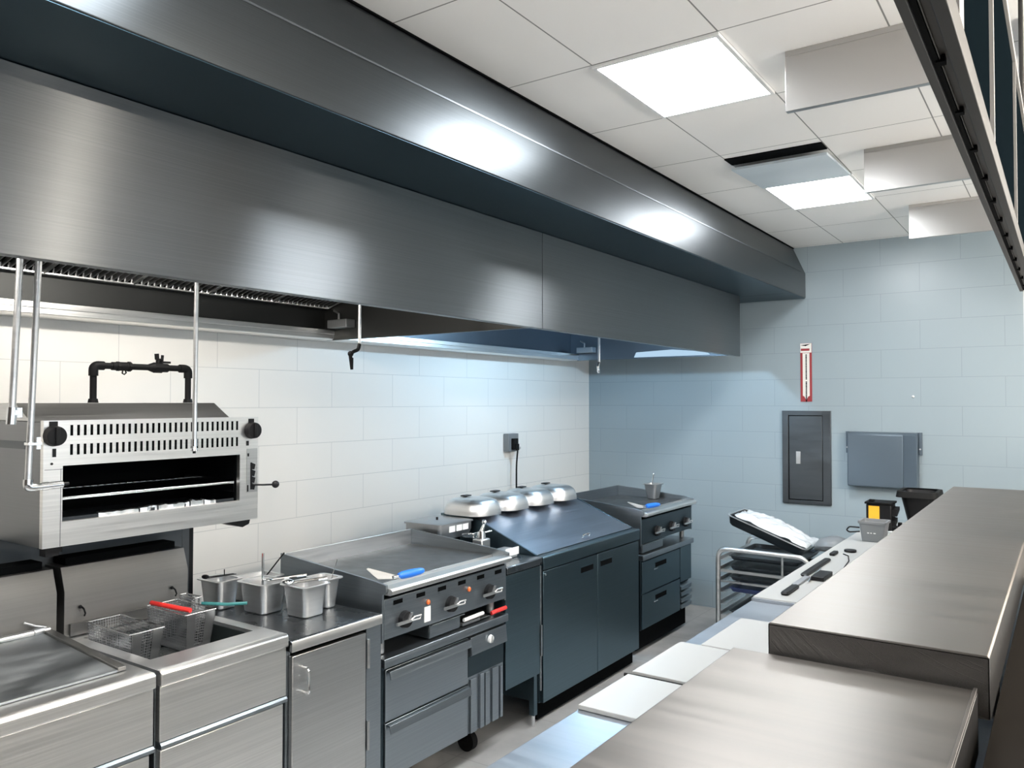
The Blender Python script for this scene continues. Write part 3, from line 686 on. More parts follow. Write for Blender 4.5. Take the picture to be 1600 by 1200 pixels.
def chef_base(y0, y1, XF, zt, zb, lab, near):
    t = thing('chef_base', lab, 'refrigerator', (XF - .3, (y0 + y1) / 2, 0), 'refrigerated drawer bases')
    xb = XF - .62
    obj('top_slab', MB().prism([(xb, zt), (XF + .012, zt), (XF + .014, zt - .004), (XF + .014, zt - .036), (xb, zt - .036)], 'y', y0 - .005, y1 + .004), 'steel_d', t, .002)
    obj('casing', B(xb, y0 + .001, zb, XF - .03, y1, zt - .0365), 'steel_d', t, .001)
    W = y1 - y0; ys = y0 + W * (.665 if near else .76)
    zm = (zt - .04 + zb) / 2 + .005
    for z0, z1 in ((zm + .004, zt - .05), (zb + .004, zm - .004)):
        d = obj('drawer', B(XF - .0295, y0 + .018, z0, XF - .004, ys - .008, z1), 'steel_d' if near else 'steel_n', t, .002)
        if near:
            obj('handle', MB().prism([(XF - .0035, z1 - .002), (XF + .017, z1 - .004), (XF + .024, z1 - .036), (XF + .021, z1 - .037), (XF + .013, z1 - .010), (XF - .0035, z1 - .009)], 'y', y0 + .022, ys - .012), 'steel_d', d, .0008)
        else:
            zz = z1 - .065
            obj('handle_recess', B(XF - .0036, y0 + .22, zz, XF - .002, y0 + .40, zz + .03), 'void', d)
            obj('handle_lip', B(XF - .0035, y0 + .18, zz - .010, XF + .006, y0 + .24, zz - .002), 'chrome', d)
    obj('side_stile', B(XF - .0295, y0 + .001, zb, XF - .012, y0 + .016, zt - .0365), 'panel_black', t)
    if near:
        cp = obj('control_panel', MB().prism([(XF - .0295, zt - .045), (XF + .004, zt - .052), (XF + .012, zt - .13), (XF - .004, zt - .14), (XF - .0295, zt - .14)], 'y', ys + .004, y1 - .002), 'steel_d', t, .001)
        dl = obj('dial', MB().cyl((XF + .0085, ys + .145, zt - .088), (XF + .018, ys + .145, zt - .089), .020, .018, 20), 'white', cp)
        obj('dial_grip', B(XF + .0182, ys + .141, zt - .104, XF + .024, ys + .149, zt - .073), 'alu', dl)
        obj('blank_panel', B(XF - .0295, ys + .004, zt - .235, XF - .012, y1 - .002, zt - .1405), 'panel_black', t)
        lv = MB().box(XF - .0295, ys + .004, zb + .001, XF - .014, y1 - .002, zt - .236)
        for i, (a, w_) in enumerate(((.012, .045), (.085, .03), (.125, .035), (.18, .05), (.245, .02))):
            lv.box(XF - .0138, ys + a, zb + .004, XF - .002, ys + a + w_, zt - .245 + (i % 2) * .006)
        obj('louver_panel', lv, 'steel_d', t, .001)
    else:
        obj('side_door', B(XF - .0295, ys + .004, zb + .20, XF - .004, y1 - .002, zt - .045), 'steel_n', t, .002)
        lv = MB()
        for i in range(4):
            z = zb + .155 - i * .045
            lv.prism([(XF - .028, z), (XF - .002, z - .014), (XF - .002, z + .010), (XF - .028, z + .026)], 'y', ys + .01, y1 - .004)
        obj('louver_panel', lv, 'steel_d', t)
        obj('louver_back', B(XF - .034, ys + .004, zb, XF - .0295, y1 - .002, zb + .199), 'void', t)
    if not near: obj('toe_kick', B(XF - .07, y0 + .01, .03, XF - .05, y1 - .01, zb - .0005), 'void', t)  # black sheet standing in for the shadow around the casters
    for x in (XF - .14, xb + .1):
        for y in (y0 + .1, y1 - .12):
            c = obj('caster', MB().cyl((x, y - .018, .048), (x, y + .018, .048), .048, seg=24), 'rubber', t)
            obj('fork', MB().box(x - .02, y - .026, .05, x + .02, y - .020, zb - .0005).box(x - .02, y + .020, .05, x + .02, y + .026, zb - .0005).box(x - .03, y - .03, zb - .012, x + .03, y + .03, zb - .0005), 'iron', c)
    return t
chef_base(2.352, 3.20, -2.26, .652, .158, 'refrigerated drawer base under the near griddle with a white dial', True)
chef_base(4.84, 5.695, -2.32, .668, .17, 'refrigerated drawer base under the far griddle by the end wall', False)

# spatulas and things on the griddle line
def spatula(h0, h1, blade, lab, z):
    t = thing('spatula', lab, 'spatula', ((h0[0] + h1[0]) / 2, (h0[1] + h1[1]) / 2, z), 'blue handled spatulas')
    a, b = Vector(h0), Vector(h1)
    obj('handle', MB().tube([a, a.lerp(b, .15), a.lerp(b, .5), a.lerp(b, .85), b], lambda f: .010 + .0075 * math.sin(math.pi * min(1, f + .05)), 12), 'blue', t)
    d = (a - b).normalized(); s = d.cross(Vector((0, 0, 1))).normalized()
    e = Vector(blade); s = s + Vector((0, 0, .4))
    m = MB(); q = [a + s * .012, a - s * .012, e - s * .042, e + d * .012 - s * .038, e + d * .012 + s * .038, e + s * .042]
    V = [m.bm.verts.new(p - Vector((0, 0, .006))) for p in q]; W = [m.bm.verts.new(p - Vector((0, 0, .004))) for p in q]
    m.bm.faces.new(V); m.bm.faces.new(W[::-1])
    for i in range(6): m.bm.faces.new((V[i], V[(i + 1) % 6], W[(i + 1) % 6], W[i]))
    obj('blade', m, 'alu', t)
    obj('ferrule', MB().cyl(a - d * .004, a + d * .03, .006), 'chrome', t)
spatula((-2.245, 2.425, .972), (-2.228, 2.555, .974), (-2.36, 2.402, .976), 'blue handled spatula on the front of the near griddle', .95)
spatula((-2.315, 4.90, .985), (-2.295, 5.06, .982), (-2.42, 4.92, .99), 'blue handled spatula on the far griddle', .96)
# scraper with red grip and a white one in the gap under the near griddle
t = thing('scraper', 'red gripped scraper lying under the near griddle', 'scraper', (-2.27, 3.09, .662))
obj('grip', MB().tube([(-2.262, 3.085, .676), (-2.255, 3.11, .681), (-2.252, 3.19, .683)], .0095, 10), 'red', t)
obj('blade', MB().box(-2.34, 2.98, .664, -2.27, 3.08, .667), 'alu', t)
t = thing('scraper', 'white gripped scraper beside the grease drawer of the near griddle', 'scraper', (-2.26, 2.9, .662))
obj('grip', MB().tube([(-2.262, 2.875, .690), (-2.262, 3.02, .692)], .0085, 10), 'white', t)
obj('blade', MB().box(-2.30, 2.87, .664, -2.265, 3.0, .676), 'alu_d', t)
pan(-2.64, -2.53, 5.53, 5.66, .949, 1.062, 'small grey steel pan standing on the far griddle', 'alu_d', tp=.02)
spoon([(-2.60, 5.585, .975), (-2.585, 5.60, 1.125)], .004, 'small steel spoon standing in the pan on the far griddle', ((-2.583, 5.602, 1.13), .009, (.6, 1, 1.6)))

# ------------------------------------------------------------------ equipment stand between griddle and fridge
t = thing('equipment_stand', 'narrow dark steel stand between the near griddle and the prep fridge', 'stand', (-2.6, 3.37, 0))
y0, y1, XF = 3.214, 3.532, -2.27
obj('top', MB().prism([(-2.95, .87), (XF + .006, .87), (XF + .010, .865), (XF + .010, .835), (-2.95, .835)], 'y', y0, y1), 'steel_t', t, .002)
obj('front_panel', B(XF - .02, y0 + .002, .27, XF, y1 - .006, .826), 'steel_n', t, .002)
obj('top_rail', B(XF - .025, y0 + .002, .8265, XF - .006, y1 - .004, .8345), 'void', t)
obj('casing', B(-2.94, y0 + .002, .27, XF - .021, y1 - .003, .834), 'steel_n', t)
obj('edge_strip', MB().box(XF - .004, y1 - .0055, .18, XF + .004, y1 - .001, .826).box(XF, y1 - .0055, .36, XF + .01, y1 - .0005, .52), 'alu', t)
for x in (-2.88, XF - .025):
    for y in (y0 + .04, y1 - .035):
        if x > -2.5 and y < y0 + .1: continue
        l = obj('leg', B(x - .015, y - .015, .06, x + .015, y + .015, .2695), 'steel_n', t)
        obj('foot', MB().cyl((x, y, 0), (x, y, .0598), .010), 'chrome', l)
# things on it
t = thing('napkin_box', 'steel box with three white labels behind the near griddle', 'box', (-2.85, 3.37, .871))
obj('box', MB().loft([rrect(-2.83, 3.375, .115, .125, .02, .95), rrect(-2.83, 3.375, .125, .14, .02, .985), rrect(-2.83, 3.375, .125, .14, .02, 1.025)]), 'alu_d', t)
obj('lid', MB().loft([rrect(-2.83, 3.375, .132, .147, .02, 1.0255), rrect(-2.83, 3.375, .132, .147, .02, 1.034), rrect(-2.83, 3.375, .12, .135, .02, 1.038)]), 'alu_d', t)
obj('stand', B(-2.91, 3.29, .8705, -2.75, 3.46, .9495), 'void', t)
lb = MB()
for y in (3.335, 3.395, 3.45): lb.box(-2.7052, y - .024, .986, -2.703, y + .024, 1.018)
obj('labels', lb, 'white', t)
obj('knob', MB().cyl((-2.83, 3.36, 1.0382), (-2.83, 3.36, 1.053), .006), 'black', t)
t = thing('condiment_pump', 'chrome dispenser with a ball topped lever beside the prep fridge', 'dispenser', (-2.58, 3.42, .871))
obj('body', B(-2.60, 3.375, .8705, -2.535, 3.45, .955), 'alu', t, .006)
obj('spout', MB().loft([[(-2.60, 3.385, .956), (-2.60, 3.445, .956), (-2.60, 3.445, .985), (-2.60, 3.385, .985)], [(-2.66, 3.36, .958), (-2.66, 3.40, .958), (-2.66, 3.40, .978), (-2.66, 3.36, .978)]]), 'chrome', t, .004)
obj('collar', MB().cyl((-2.567, 3.412, .9555), (-2.567, 3.412, .992), .026, .02), 'chrome', t)
lv = obj('lever', MB().tube([(-2.567, 3.412, .99), (-2.56, 3.425, 1.03)], lambda f: .013 - .006 * f, 12).cyl((-2.567, 3.43, .982), (-2.555, 3.485, .985), .006), 'chrome', t)
obj('lever_ball', MB().ball((-2.559, 3.427, 1.04), .0135), 'chrome', lv)
t = thing('glove_box', 'small white and grey box at the front of the narrow stand', 'box', (-2.38, 3.39, .871))
obj('carton', MB().box(-2.46, 3.30, .8705, -2.375, 3.47, .915), 'alu', t, .003)
obj('side_flap', MB().box(-2.47, 3.296, .885, -2.372, 3.2995, .92).box(-2.3745, 3.36, .885, -2.371, 3.478, .925), 'white', t, .001)

# ------------------------------------------------------------------ sandwich prep fridge
t = thing('prep_refrigerator', 'dark steel sandwich prep fridge with two doors and a sloping lid', 'refrigerator', (-2.6, 4.1, 0))
y0, y1, XF, zb, zt = 3.545, 4.69, -2.26, .105, .868
obj('casing', B(-2.98, y0 + .001, zb, XF - .03, y1 - .001, .80), 'steel_n', t, .001)
obj('counter_rail', MB().prism([(-2.98, .8005), (XF - .001, .8005), (XF, .81), (XF, .862), (XF - .006, zt), (-2.98, zt)], 'y', y0, y1), 'steel_n', t, .002)
for a, b, h0 in ((y0 + .006, 4.136, 3.945), (4.142, y1 - .006, 4.175)):
    d = obj('door', B(XF - .0295, a, zb + .004, XF - .006, b, .792), 'steel_n', t, .002)
    obj('handle_recess', MB().box(XF - .0065, h0, .715, XF - .004, h0 + .14, .745), 'void', d)
    obj('handle_lip', B(XF - .0058, h0 - .004, .7455, XF - .001, h0 + .144, .749), 'steel_n', d)
for a, b in ((y0 + .002, y0 + .014), (y1 - .014, y1 - .002)):
    hs = MB().prism([(XF - .05, zt + .0005), (XF - .05, zt + .006), (-2.74, 1.044), (-2.96, 1.044), (-2.96, zt + .0005)], 'y', a, b)
    obj('lid_side', hs, 'steel_n', t, .001)
obj('rear_housing', B(-2.96, y0 + .0145, zt + .0005, -2.745, y1 - .0145, 1.043), 'steel_n', t, .001)
ld = obj('sloped_lid', MB().prism([(XF - .052, zt + .004), (-2.742, 1.040), (-2.742, 1.030), (XF - .06, zt + .0006)], 'y', y0 + .0145, y1 - .0145), 'steel_b', t, .001)
obj('lid_handle', MB().tube([(-2.335, 4.08, .888), (-2.325, 4.08, .906), (-2.325, 4.155, .906), (-2.335, 4.155, .888)], .005, 8, .01), 'chrome', ld)
for x in (XF - .1, -2.9):
    for y in (y0 + .1, y1 - .1):
        c = obj('caster', MB().cyl((x, y - .016, .04), (x, y + .016, .04), .04, seg=20), 'rubber', t)
        obj('fork', MB().box(x - .02, y - .026, .04, x + .02, y - .018, zb - .0005).box(x - .02, y + .018, .04, x + .02, y + .026, zb - .0005), 'iron', c)
obj('toe_kick', B(XF - .075, y0 + .01, .012, XF - .05, y1 - .01, zb - .0005), 'void', t)  # kick plate whose black also stands in for the shadow under the fridge
obj('door_screw', MB().cyl((XF - .0055, y0 + .02, .775), (XF + .001, y0 + .02, .775), .006), 'chrome', t)
# four domed covers along the back of the fridge
dm = None
for i, (y, lab) in enumerate(((3.64, 'nearest of the four domed steel covers on the prep fridge'), (3.925, 'second nearest domed steel cover on the prep fridge'),
                              (4.21, 'third domed steel cover along the prep fridge'), (4.495, 'farthest domed steel cover, beside the far griddle'))):
    if dm is None:
        dm = thing('dish_cover', lab, 'dish cover', (-2.80, y, 1.0445), 'domed covers on the prep fridge')
        rings = []; n = 9
        for k in range(n):
            a = R(90 * k / (n - 1)); s = math.cos(a) ** .38 if k < n - 1 else .12
            rings.append(rrect(-2.80, y, max(.02, .15 * s), max(.02, .134 * s), max(.012, .095 * s), 1.0455 + .090 * math.sin(a) ** .9, 6))
        rings.insert(0, rrect(-2.80, y, .152, .135, .09, 1.0455, 6))
        obj('shell', MB().loft(rings), 'alu', dm)
        obj('handle', MB().cyl((-2.85, y, 1.130), (-2.85, y, 1.139), .008).box(-2.868, y - .03, 1.1385, -2.832, y + .03, 1.145), 'black', dm, .002)
        y_0 = y
    else:
        dup(dm, (0, y - y_0, 0), lab, 'domed covers on the prep fridge')

# wall outlet with cord
t = thing('outlet_box', 'grey power outlet box with a plug on the left wall', 'outlet', (-3.53, 5.065, 1.3), None)
obj('box', B(-3.549, 4.995, 1.300, -3.50, 5.13, 1.437), 'greyp', t, .004)
obj('plug', MB().box(-3.4995, 5.03, 1.315, -3.47, 5.085, 1.40).box(-3.4695, 5.04, 1.31, -3.455, 5.075, 1.36), 'rubber', t, .003)
obj('clip', MB().tube([(-3.51, 5.132, 1.33), (-3.505, 5.16, 1.315), (-3.51, 5.165, 1.33)], .003), 'alu', t)
tag(obj('power_cord', MB().tube([(-3.462, 5.062, 1.309), (-3.475, 5.064, 1.2), (-3.478, 5.066, .6), (-3.45, 5.0, .35), (-3.2, 4.5, .25), (-2.985, 4.4, .3)], .0065, 8, .05), 'rubber', None, org=(-3.47, 5.06, .3)), 'dark power cord hanging from the wall outlet behind the prep fridge', 'cord')

# ------------------------------------------------------------------ end wall fittings
YW = 6.331
t = thing('arrow_sign', 'narrow red and white arrow sign above the electrical panel', 'sign', (-1.645, YW - .005, 1.68))
x0, x1, z0, z1 = -1.688, -1.603, 1.682, 2.13
obj('board', B(x0, YW - .004, z0, x1, YW - .0005, z1), 'signred', t)
f = YW - .0046
obj('white_field', MB().prism([(x0 + .017, z0 + .045), (x0 + .017, z1 - .075), (x1 - .017, z1 - .075), (x1 - .017, z0 + .045), (x1 - .028, z0 + .040), ((x0 + x1) / 2, z0 + .012), (x0 + .028, z0 + .040)], 'y', f, f + .0005), 'signwhite', t)
obj('header', B(x0, f, z1 - .072, x1 - .002, f + .0005, z1 - .001), 'signwhite', t)
obj('header_band', B(x0 + .004, f - .0006, z1 - .058, x1 - .016, f - .0001, z1 - .040), 'signred', t)
obj('top_mark', MB().prism([(x0 + .001, z1 - .014), (x1 - .01, z1 - .006), (x0 + .05, z1 - .018), (x0 + .04, z1 - .022)], 'y', f - .0006, f - .0001), 'void', t)
tx = MB(); xm = (x0 + x1) / 2 + .001; z = z1 - .085
for w in (.19, .15):       # two words of tiny upright lettering reading down the strip
    zz = z
    while zz > z - w:
        h = random.uniform(.007, .011); tx.box(xm - .005, f - .0006, zz - h, xm + .005, f - .0001, zz); zz -= h + .0018
    z -= w + .018
obj('lettering', tx, 'void', t)

t = thing('electrical_panel', 'dark grey electrical panel door on the end wall', 'panel', (-1.645, YW, .9))
x0, x1, z0, z1 = -1.826, -1.466, .900, 1.612
fr = MB(); w = .045
fr.box(x0, YW - .02, z0, x0 + w, YW - .0008, z1); fr.box(x1 - w * 1.3, YW - .02, z0, x1, YW - .0008, z1)
fr.box(x0 + w, YW - .02, z1 - w * .8, x1 - w * 1.3, YW - .0008, z1); fr.box(x0 + w, YW - .02, z0, x1 - w * 1.3, YW - .0008, z0 + w * .6)
obj('frame', fr, 'panel', t, .002)
obj('gap', B(x0 + w + .0005, YW - .006, z0 + w * .6, x1 - w * 1.3 - .0005, YW - .0009, z1 - w * .8), 'void', t)
d = obj('door', B(x0 + w + .006, YW - .016, z0 + w * .6 + .006, x1 - w * 1.3 - .004, YW - .0065, z1 - w * .8 - .004), 'panel', t, .002)
obj('latch', MB().box(-1.722, YW - .020, 1.205, -1.690, YW - .0163, 1.30), 'alu', d, .001)

t = thing('mounted_cover', 'grey sheet metal cover with side brackets on the end wall', 'cover', (-1.1, YW, 1.06))
x0, x1, z0, z1 = -1.335, -.872, 1.066, 1.462
obj('face', MB().prism([(YW - .001, z1), (YW - .07, z1 - .004), (YW - .085, z1 - .02), (YW - .095, z0 + .03), (YW - .09, z0), (YW - .001, z0 + .004)], 'x', x0, x1 - .09), 'cover', t, .006)
obj('side_fold', MB().loft([[(x1 - .0895, YW - .001, z0 + .002), (x1 - .0895, YW - .09, z0 + .001), (x1 - .0895, YW - .085, z1 - .02), (x1 - .0895, YW - .07, z1 - .004), (x1 - .0895, YW - .001, z1)],
                            [(x1, YW - .001, z0), (x1, YW - .12, z0), (x1, YW - .115, z1 - .02), (x1, YW - .09, z1 - .004), (x1, YW - .001, z1)]]), 'cover', t, .002)
for xa in (-1.357, x1 + .0005):
    b_ = obj('bracket', MB().box(xa, YW - .03, 1.303, xa + .0215, YW - .001, z1).box(xa + .004, YW - .034, 1.31, xa + .017, YW - .0301, 1.455), 'cover', t, .001)
    obj('bolt', MB().cyl((xa + .011, YW - .034, 1.345), (xa + .011, YW - .039, 1.345), .006), 'alu', b_)
t = tag(obj('mounted_hook', MB().ball((-.905, YW - .008, 1.718), .009), 'white', None, org=(-.905, YW, 1.71)), 'small white knob on the end wall tiles', 'hook')

# ------------------------------------------------------------------ sheet pan rack
t = thing('pan_rack', 'low metal sheet pan rack with a rounded top frame by the end wall', 'rack', (-1.63, 5.4, 0))
rx0, rx1, ry0, ry1, zt = -1.915, -1.335, 5.15, 5.75, .712
for y in (ry0, ry1):
    obj('frame', MB().tube([(rx0, y, .10), (rx0, y, zt), (rx1, y, zt - .005), (rx1, y, .10)], .016, 12, .07), 'alu', t)
obj('top_bar', MB().tube([(rx0 + .42, ry0 - .002, zt - .005), (rx0 + .42, ry0 - .004, .582)], .008), 'alu', t)
for x in (rx0, rx1):
    obj('base_bar', MB().cyl((x, ry0, .11), (x, ry1, .11), .014), 'alu', t)
levels = [.64, .575, .505, .43, .35, .28, .20]
for z in levels:
    for x, s in ((rx0, 1), (rx1, -1)):
        obj('runner', MB().box(x + s * .012, ry0, z - .002, x + s * .05, ry1, z).box(x + s * .012, ry0, z, x + s * .016, ry1, z + .02), 'alu', t)
obj('front_slats', MB().box(rx0 + .02, ry0 - .012, .562, rx1 - .02, ry0 - .006, .580).box(rx0 + .02, ry0 - .012, .495, rx1 - .02, ry0 - .006, .508), 'alu', t)
for x in (rx0, rx1):
    for y in (ry0 + .02, ry1 - .02):
        c = obj('caster', MB().cyl((x, y - .014, .038), (x, y + .014, .038), .038, seg=18), 'rubber', t)
        obj('fork', MB().box(x - .012, y - .022, .05, x + .012, y + .022, .095), 'alu', c)
for z, m, lab in ((.641, 'dark_tray', 'black sheet tray in the top slot of the pan rack'), (.576, 'dark_tray', 'black sheet tray in the second slot of the pan rack'), (.506, 'dark_tray', 'dark sheet tray just above the blue tray in the rack'),
                  (.431, 'navy', 'dark blue sheet tray in the pan rack'), (.281, 'dark_tray', 'dark sheet tray low in the pan rack'), (.201, 'dark_tray', 'lowest dark sheet tray in the pan rack')):
    ox = .14 if m == 'dark_tray' and z < .6 else 0
    pan(rx0 + .065, rx1 - .065, ry0 + .02, ry1 - .04, z, z + .028, lab, m, 'sheet_tray', 'sheet trays in the rack', .012, 'tray', .004)
# tilted pan and clear bag on top of the rack
t = thing('roasting_pan', 'dark roasting pan lying tilted on the pan rack', 'pan', (-1.6, 5.4, .72))
mt = Matrix.Translation((-1.63, 5.42, .83)) @ Matrix.Rotation(R(20), 4, 'Y')
def moved(rings): return [[tuple(mt @ Vector(p)) for p in r] for r in rings]
obj('shell', MB().loft(moved([rrect(0, 0, .24, .15, .03, -.06), rrect(0, 0, .25, .16, .03, -.05), rrect(0, 0, .265, .175, .03, .0), rrect(0, 0, .255, .165, .03, .0), rrect(0, 0, .24, .15, .03, -.045)])), 'dark_tray', t)
obj('rim', MB().loft(moved([rrect(0, 0, .275, .185, .035, .0005), rrect(0, 0, .275, .185, .035, .006), rrect(0, 0, .262, .172, .03, .006), rrect(0, 0, .262, .172, .03, .0005)]), (False, False)), 'alu', t)
g = MB(); nx, ny = 26, 16; V = []
for i in range(nx + 1):
    row = []
    for j in range(ny + 1):
        u_, v_ = i / nx * 2 - 1, j / ny * 2 - 1
        h = .035 * (1 - u_ * u_) * (1 - v_ ** 4) + .022 * noise.noise((u_ * 2.6, v_ * 2.2, 5)) + .012 * noise.noise((u_ * 7, v_ * 6, 2))
        row.append(g.bm.verts.new(mt @ Vector((u_ * .25 + .02, v_ * .16, .014 + max(-.004, h)))))
    V.append(row)
for i in range(nx):
    for j in range(ny): g.bm.faces.new((V[i][j], V[i + 1][j], V[i + 1][j + 1], V[i][j + 1]))
bg = obj('plastic_bag', g, 'bag', None, org=(-1.6, 5.4, .84)); so = bg.modifiers.new('thick', 'SOLIDIFY'); so.thickness = .0015
tag(bg, 'crumpled clear plastic bag on the tilted roasting pan', 'bag')
g = MB(); rings = []
for k in range(9):
    a = k / 8; w_ = math.sin(math.pi * a) ** .5 if 0 < k < 8 else .05
    rings.append([(-1.352 + .24 * a, 5.36 + .12 * w_ * math.cos(b), .728 + (.025 + .075 * w_) * (math.sin(b) * .5 + .5) + .008 * noise.noise((a * 5, b, 0))) for b in [2 * math.pi * i / 14 for i in range(14)]])
g.loft(rings)
tag(obj('folded_cloth', g, 'greyp', None, org=(-1.32, 5.3, .73)), 'grey folded cloth bundle at the right end of the pan rack', 'cloth')

# ------------------------------------------------------------------ prep table behind the pass
t = thing('prep_table', 'long steel prep table under the serving shelf', 'table', (-.6, 3, 0))
xa, xb, ya, yb, zt = -1.05, -.125, -.6, 5.75, .888
obj('top', MB().prism([(xa + .004, zt), (xb, zt), (xb, zt - .04), (xa, zt - .04), (xa, zt - .005)], 'y', ya, yb), 'table', t, .002)
obj('body', B(xa + .06, ya + .02, .14, xb - .02, yb - .02, zt - .0405), 'steel', t)
for i in range(6):
    a = ya + .06 + i * 1.04
    d = obj('door', B(xa + .04, a, .18, xa + .0595, a + 1.0, zt - .07), 'steel_w', t, .002)
    obj('handle', MB().tube([(xa + .0395, a + .46, .74), (xa + .02, a + .46, .74), (xa + .02, a + .58, .74), (xa + .0395, a + .58, .74)], .005, 8), 'chrome', d)
for x in (xa + .1, xb - .08):
    for y in (ya + .1, 1.6, 3.7, yb - .1): obj('leg', MB().cyl((x, y, 0), (x, y, .1395), .02), 'alu', t)
zt = .8885
for a, b, x0, lab in ((1.805, 2.09, -1.046, 'nearest white cutting board on the edge of the prep table'), (2.118, 2.465, -1.046, 'second white cutting board, just past the black cord'),
                      (2.475, 2.86, -.978, 'third white cutting board, set in from the table edge')):
    tag(obj('cutting_board', B(x0, a, zt, -.36, b, zt + .0125), 'board', None, .002, org=(-.7, (a + b) / 2, zt)), lab, 'cutting board', 'white cutting boards on the prep table')
tag(obj('black_cord', MB().tube([(-1.062, 2.098, zt + .005), (-1.03, 2.103, zt + .005), (-.9, 2.103, zt + .006), (-.7, 2.10, zt + .006), (-.5, 2.103, zt + .006)], .005, 8, .05), 'rubber', None, org=(-.8, 2.1, zt)), 'black cord lying between the two nearest cutting boards', 'cord')
t = thing('table_cover', 'white cover board on the far half of the prep table', 'cover', (-.7, 4.3, zt))
obj('board', MB().prism([(-1.045, zt + .004), (-1.045, zt + .014), (-.36, zt + .014), (-.36, zt + .004)], 'y', 3.195, 5.70), 'board', t, .003)
obj('edge_rail', B(-1.046, 3.18, zt, -.36, 3.1945, zt + .010), 'table', t)
zc = zt + .0145
# long black and clear utensil, and its neighbours
t = thing('long_utensil', 'long black and clear utensil lying on the white cover board', 'utensil', (-.97, 3.7, zc))
obj('handle_end', MB().loft([rrect(-.945, 3.36, .014, .085, .012, zc), rrect(-.945, 3.36, .016, .088, .012, zc + .008), rrect(-.945, 3.36, .012, .08, .01, zc + .014)]), 'black', t)
obj('clear_middle', B(-.968, 3.46, zc, -.942, 3.665, zc + .009), 'clearg', t, .002)
obj('far_end', MB().loft([rrect(-.975, 3.90, .014, .22, .012, zc), rrect(-.975, 3.90, .016, .225, .012, zc + .008), rrect(-.975, 3.90, .012, .215, .01, zc + .013)]), 'black', t)
obj('rod', MB().cyl((-.925, 3.55, zc + .006), (-.945, 3.85, zc + .008), .005), 'chrome', t)
tag(obj('plastic_block', B(-.93, 3.62, zc, -.875, 3.78, zc + .018), 'black', None, .003, org=(-.9, 3.7, zc)), 'small black block beside the long utensil', 'block')
tag(obj('bottle_cap', MB().cyl((-.935, 4.42, zc), (-.935, 4.42, zc + .012), .03), 'black', None, .003, org=(-.935, 4.42, zc)), 'round black cap lying on the white cover board', 'cap')
tag(obj('plastic_stub', MB().box(-1.0, 4.25, zc, -.975, 4.34, zc + .014), 'black', None, .004, org=(-.98, 4.3, zc)), 'small black stub just past the end of the long utensil', 'stub')
tag(obj('wire', MB().tube([(-.95, 4.33, zc + .002), (-.915, 4.28, zc + .004), (-.885, 4.15, zc + .003), (-.87, 3.98, zc + .002)], .0025, 6), 'iron', None, org=(-.9, 4.2, zc)), 'thin dark wire curling on the white cover board', 'wire')
# bins near the far end of the table
t = thing('plastic_bin', 'smoky plastic bin with a white mark and a wire loop at its side', 'bin', (-.93, 4.9, zc))
obj('tub', MB().loft([rrect(-.90, 4.86, .055, .06, .015, zc), rrect(-.90, 4.86, .068, .072, .015, zc + .10), rrect(-.90, 4.86, .074, .078, .016, zc + .10), rrect(-.90, 4.86, .074, .078, .016, zc + .112), rrect(-.90, 4.86, .064, .068, .014, zc + .112), rrect(-.90, 4.86, .05, .055, .012, zc + .006)]), 'greyp', t)
mk = MB()
for i, w_ in enumerate((.010, .008, .012)): mk.box(-.925 + i * .016, 4.7938, zc + .046, -.925 + i * .016 + w_, 4.7948, zc + .056)
obj('white_mark', mk, 'white', t)
obj('wire_loop', MB().tube([(-.97, 4.82, zc + .072), (-1.02, 4.80, zc + .075), (-1.035, 4.80, zc + .055), (-1.02, 4.80, zc + .045), (-.968, 4.82, zc + .05)], .004, 8, .008), 'black', t)
t = thing('caddy', 'black caddy with an orange yellow label at the end of the prep table', 'caddy', (-.93, 5.25, zc))
obj('box', MB().box(-1.005, 5.18, zc + .001, -.865, 5.32, zc + .165), 'black', t, .006)
obj('rim', MB().box(-1.012, 5.172, zc + .1655, -.858, 5.328, zc + .178).box(-.99, 5.19, zc + .1785, -.96, 5.21, zc + .192), 'iron', t, .003)
obj('label_sheet', B(-.99, 5.1775, zc + .05, -.93, 5.1795, zc + .155), 'yellow', t)
obj('red_mark', MB().cyl((-.972, 5.1772, zc + .055), (-.972, 5.1758, zc + .055), .018).box(-.95, 5.1758, zc + .04, -.925, 5.1772, zc + .062), 'red', t)
obj('bracket', MB().prism([(5.19, zc + .10), (5.28, zc + .13), (5.28, zc + .15), (5.19, zc + .14)], 'x', -.8645, -.835).prism([(5.20, zc + .04), (5.27, zc + .06), (5.27, zc + .085), (5.20, zc + .07)], 'x', -.8645, -.845), 'black', t)
t = thing('clamp', 'dark clamp with a white blade beside the black caddy', 'tool', (-.82, 5.05, zc))
obj('blade', MB().prism([(-.86, 5.00), (-.75, 4.93), (-.74, 4.95), (-.84, 5.03)], 'z', zc + .03, zc + .036), 'white', t)
obj('clamp', MB().box(-.84, 5.03, zc, -.78, 5.10, zc + .06).cyl((-.80, 5.06, zc + .0605), (-.80, 5.06, zc + .085), .012).box(-.775, 5.02, zc, -.735, 5.07, zc + .05), 'iron', t, .004)
t = thing('waste_tub', 'tapered black tub at the far end of the serving shelf', 'tub', (-.72, 5.5, zc))
rg = lambda h, z: rrect(-.745, 5.42, .07 + h, .10 + h, .04, z)
obj('shell', MB().loft([rg(-.02, zc), rg(.02, zc + .20), rg(.03, zc + .235), rg(.034, zc + .235), rg(.02, zc + .232), rg(-.025, zc + .02)]), 'black', t)
obj('liner', MB().loft([rg(.036, zc + .236), rg(.045, zc + .205), rg(.047, zc + .205), rg(.041, zc + .240), rg(.02, zc + .240)], (False, False)), 'rubber', t)

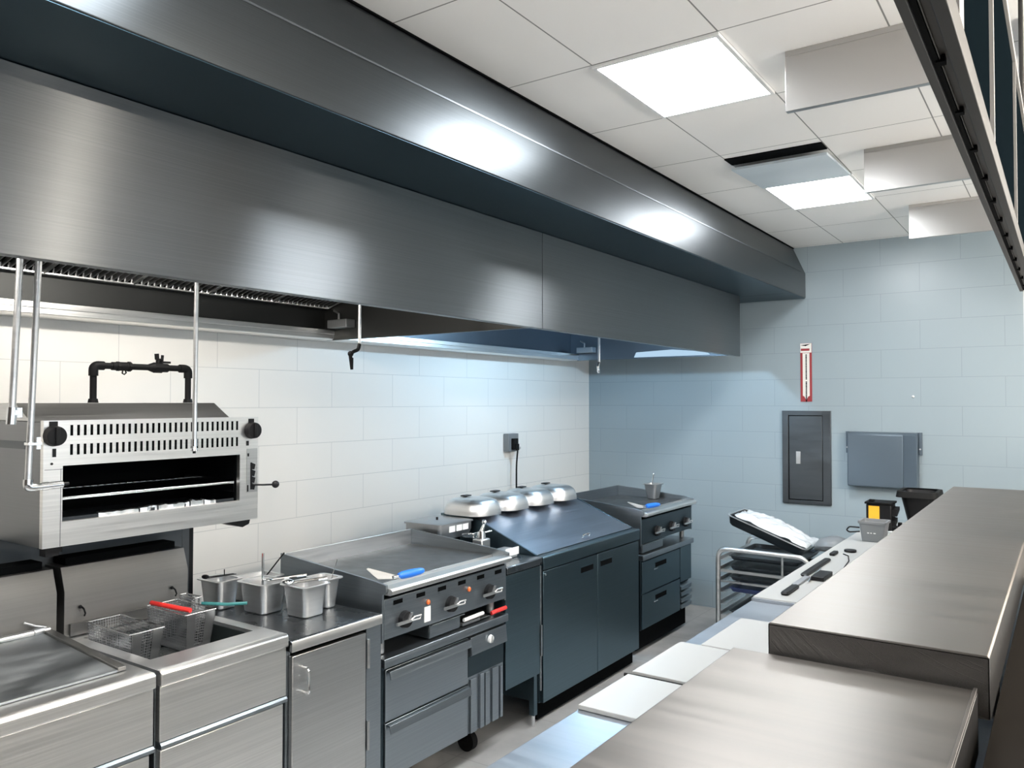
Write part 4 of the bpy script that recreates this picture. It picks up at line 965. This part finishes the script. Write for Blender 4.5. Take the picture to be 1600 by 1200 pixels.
# ------------------------------------------------------------------ serving shelves
def pass_shelf(x0, x1, y0, y1, z, h, lab, lip):
    t = thing('pass_shelf', lab, 'shelf', ((x0 + x1) / 2, (y0 + y1) / 2, .9), 'stainless serving shelves')
    obj('top', MB().prism([(x0, z - h), (x0, z - .004), (x0 + .004, z), (x1 - .004, z), (x1, z - .004), (x1, z - h), (x1 - .002, z - h), (x1 - .002, z - .005), (x0 + .002, z - .005), (x0 + .002, z - h)], 'y', y0, y1), 'shelf', t, .0012)
    for ya, yb in ((y0, y0 + .002), (y1 - .002, y1)): obj('end_apron', B(x0 + .0025, ya, z - h, x1 - .0025, yb, z - .0055), 'shelf', t)
    if lip: obj('raised_lip', MB().box(x1 - .006, y0, z + .0002, x1, y1 - .004, z + .006), 'shelf', t, .001)
    obj('stiffener', B(x0 + .06, y0 + .004, z - h, x1 - .06, y1 - .004, z - .0056), 'steel_d', t)
    for x in (x0 + .10, x1 - .05):
        for y in (y0 + .75, y1 - .25):
            p = obj('post', MB().cyl((x, y, .904), (x, y, z - h - .0005), .016), 'alu', t)
            obj('flange', MB().cyl((x, y, .9033), (x, y, .9038), .03), 'alu', p)
    return t
pass_shelf(-.487, -.1135, 1.58, 4.63, 1.25, .108, 'far higher serving shelf of brushed steel beside the pier', False)
pass_shelf(-.556, -.131, -.5, 1.568, 1.192, .105, 'near lower serving shelf of brushed steel filling the bottom right corner', True)

# ------------------------------------------------------------------ camera, world, view
cam = bpy.data.cameras.new('camera'); co = bpy.data.objects.new('camera', cam); COL.objects.link(co)
F = 1250.
cam.sensor_fit = 'HORIZONTAL'; cam.sensor_width = 36; cam.lens = 36 * F / 1600; cam.clip_start = .02
yaw = math.atan(868 / F); pitch = math.atan(28 / F)
co.location = (0, 0, 1.68); co.rotation_euler = (math.pi / 2 + pitch, 0, yaw)
S.camera = co
w = bpy.data.worlds.new('world'); S.world = w; w.use_nodes = True
w.node_tree.nodes['Background'].inputs[0].default_value = (.80, .91, 1, 1)
w.node_tree.nodes['Background'].inputs[1].default_value = .85
S.view_settings.view_transform = 'Standard'; S.view_settings.look = 'None'
S.view_settings.exposure = 1.3; S.view_settings.gamma = 1; S.view_settings.use_curve_mapping = False
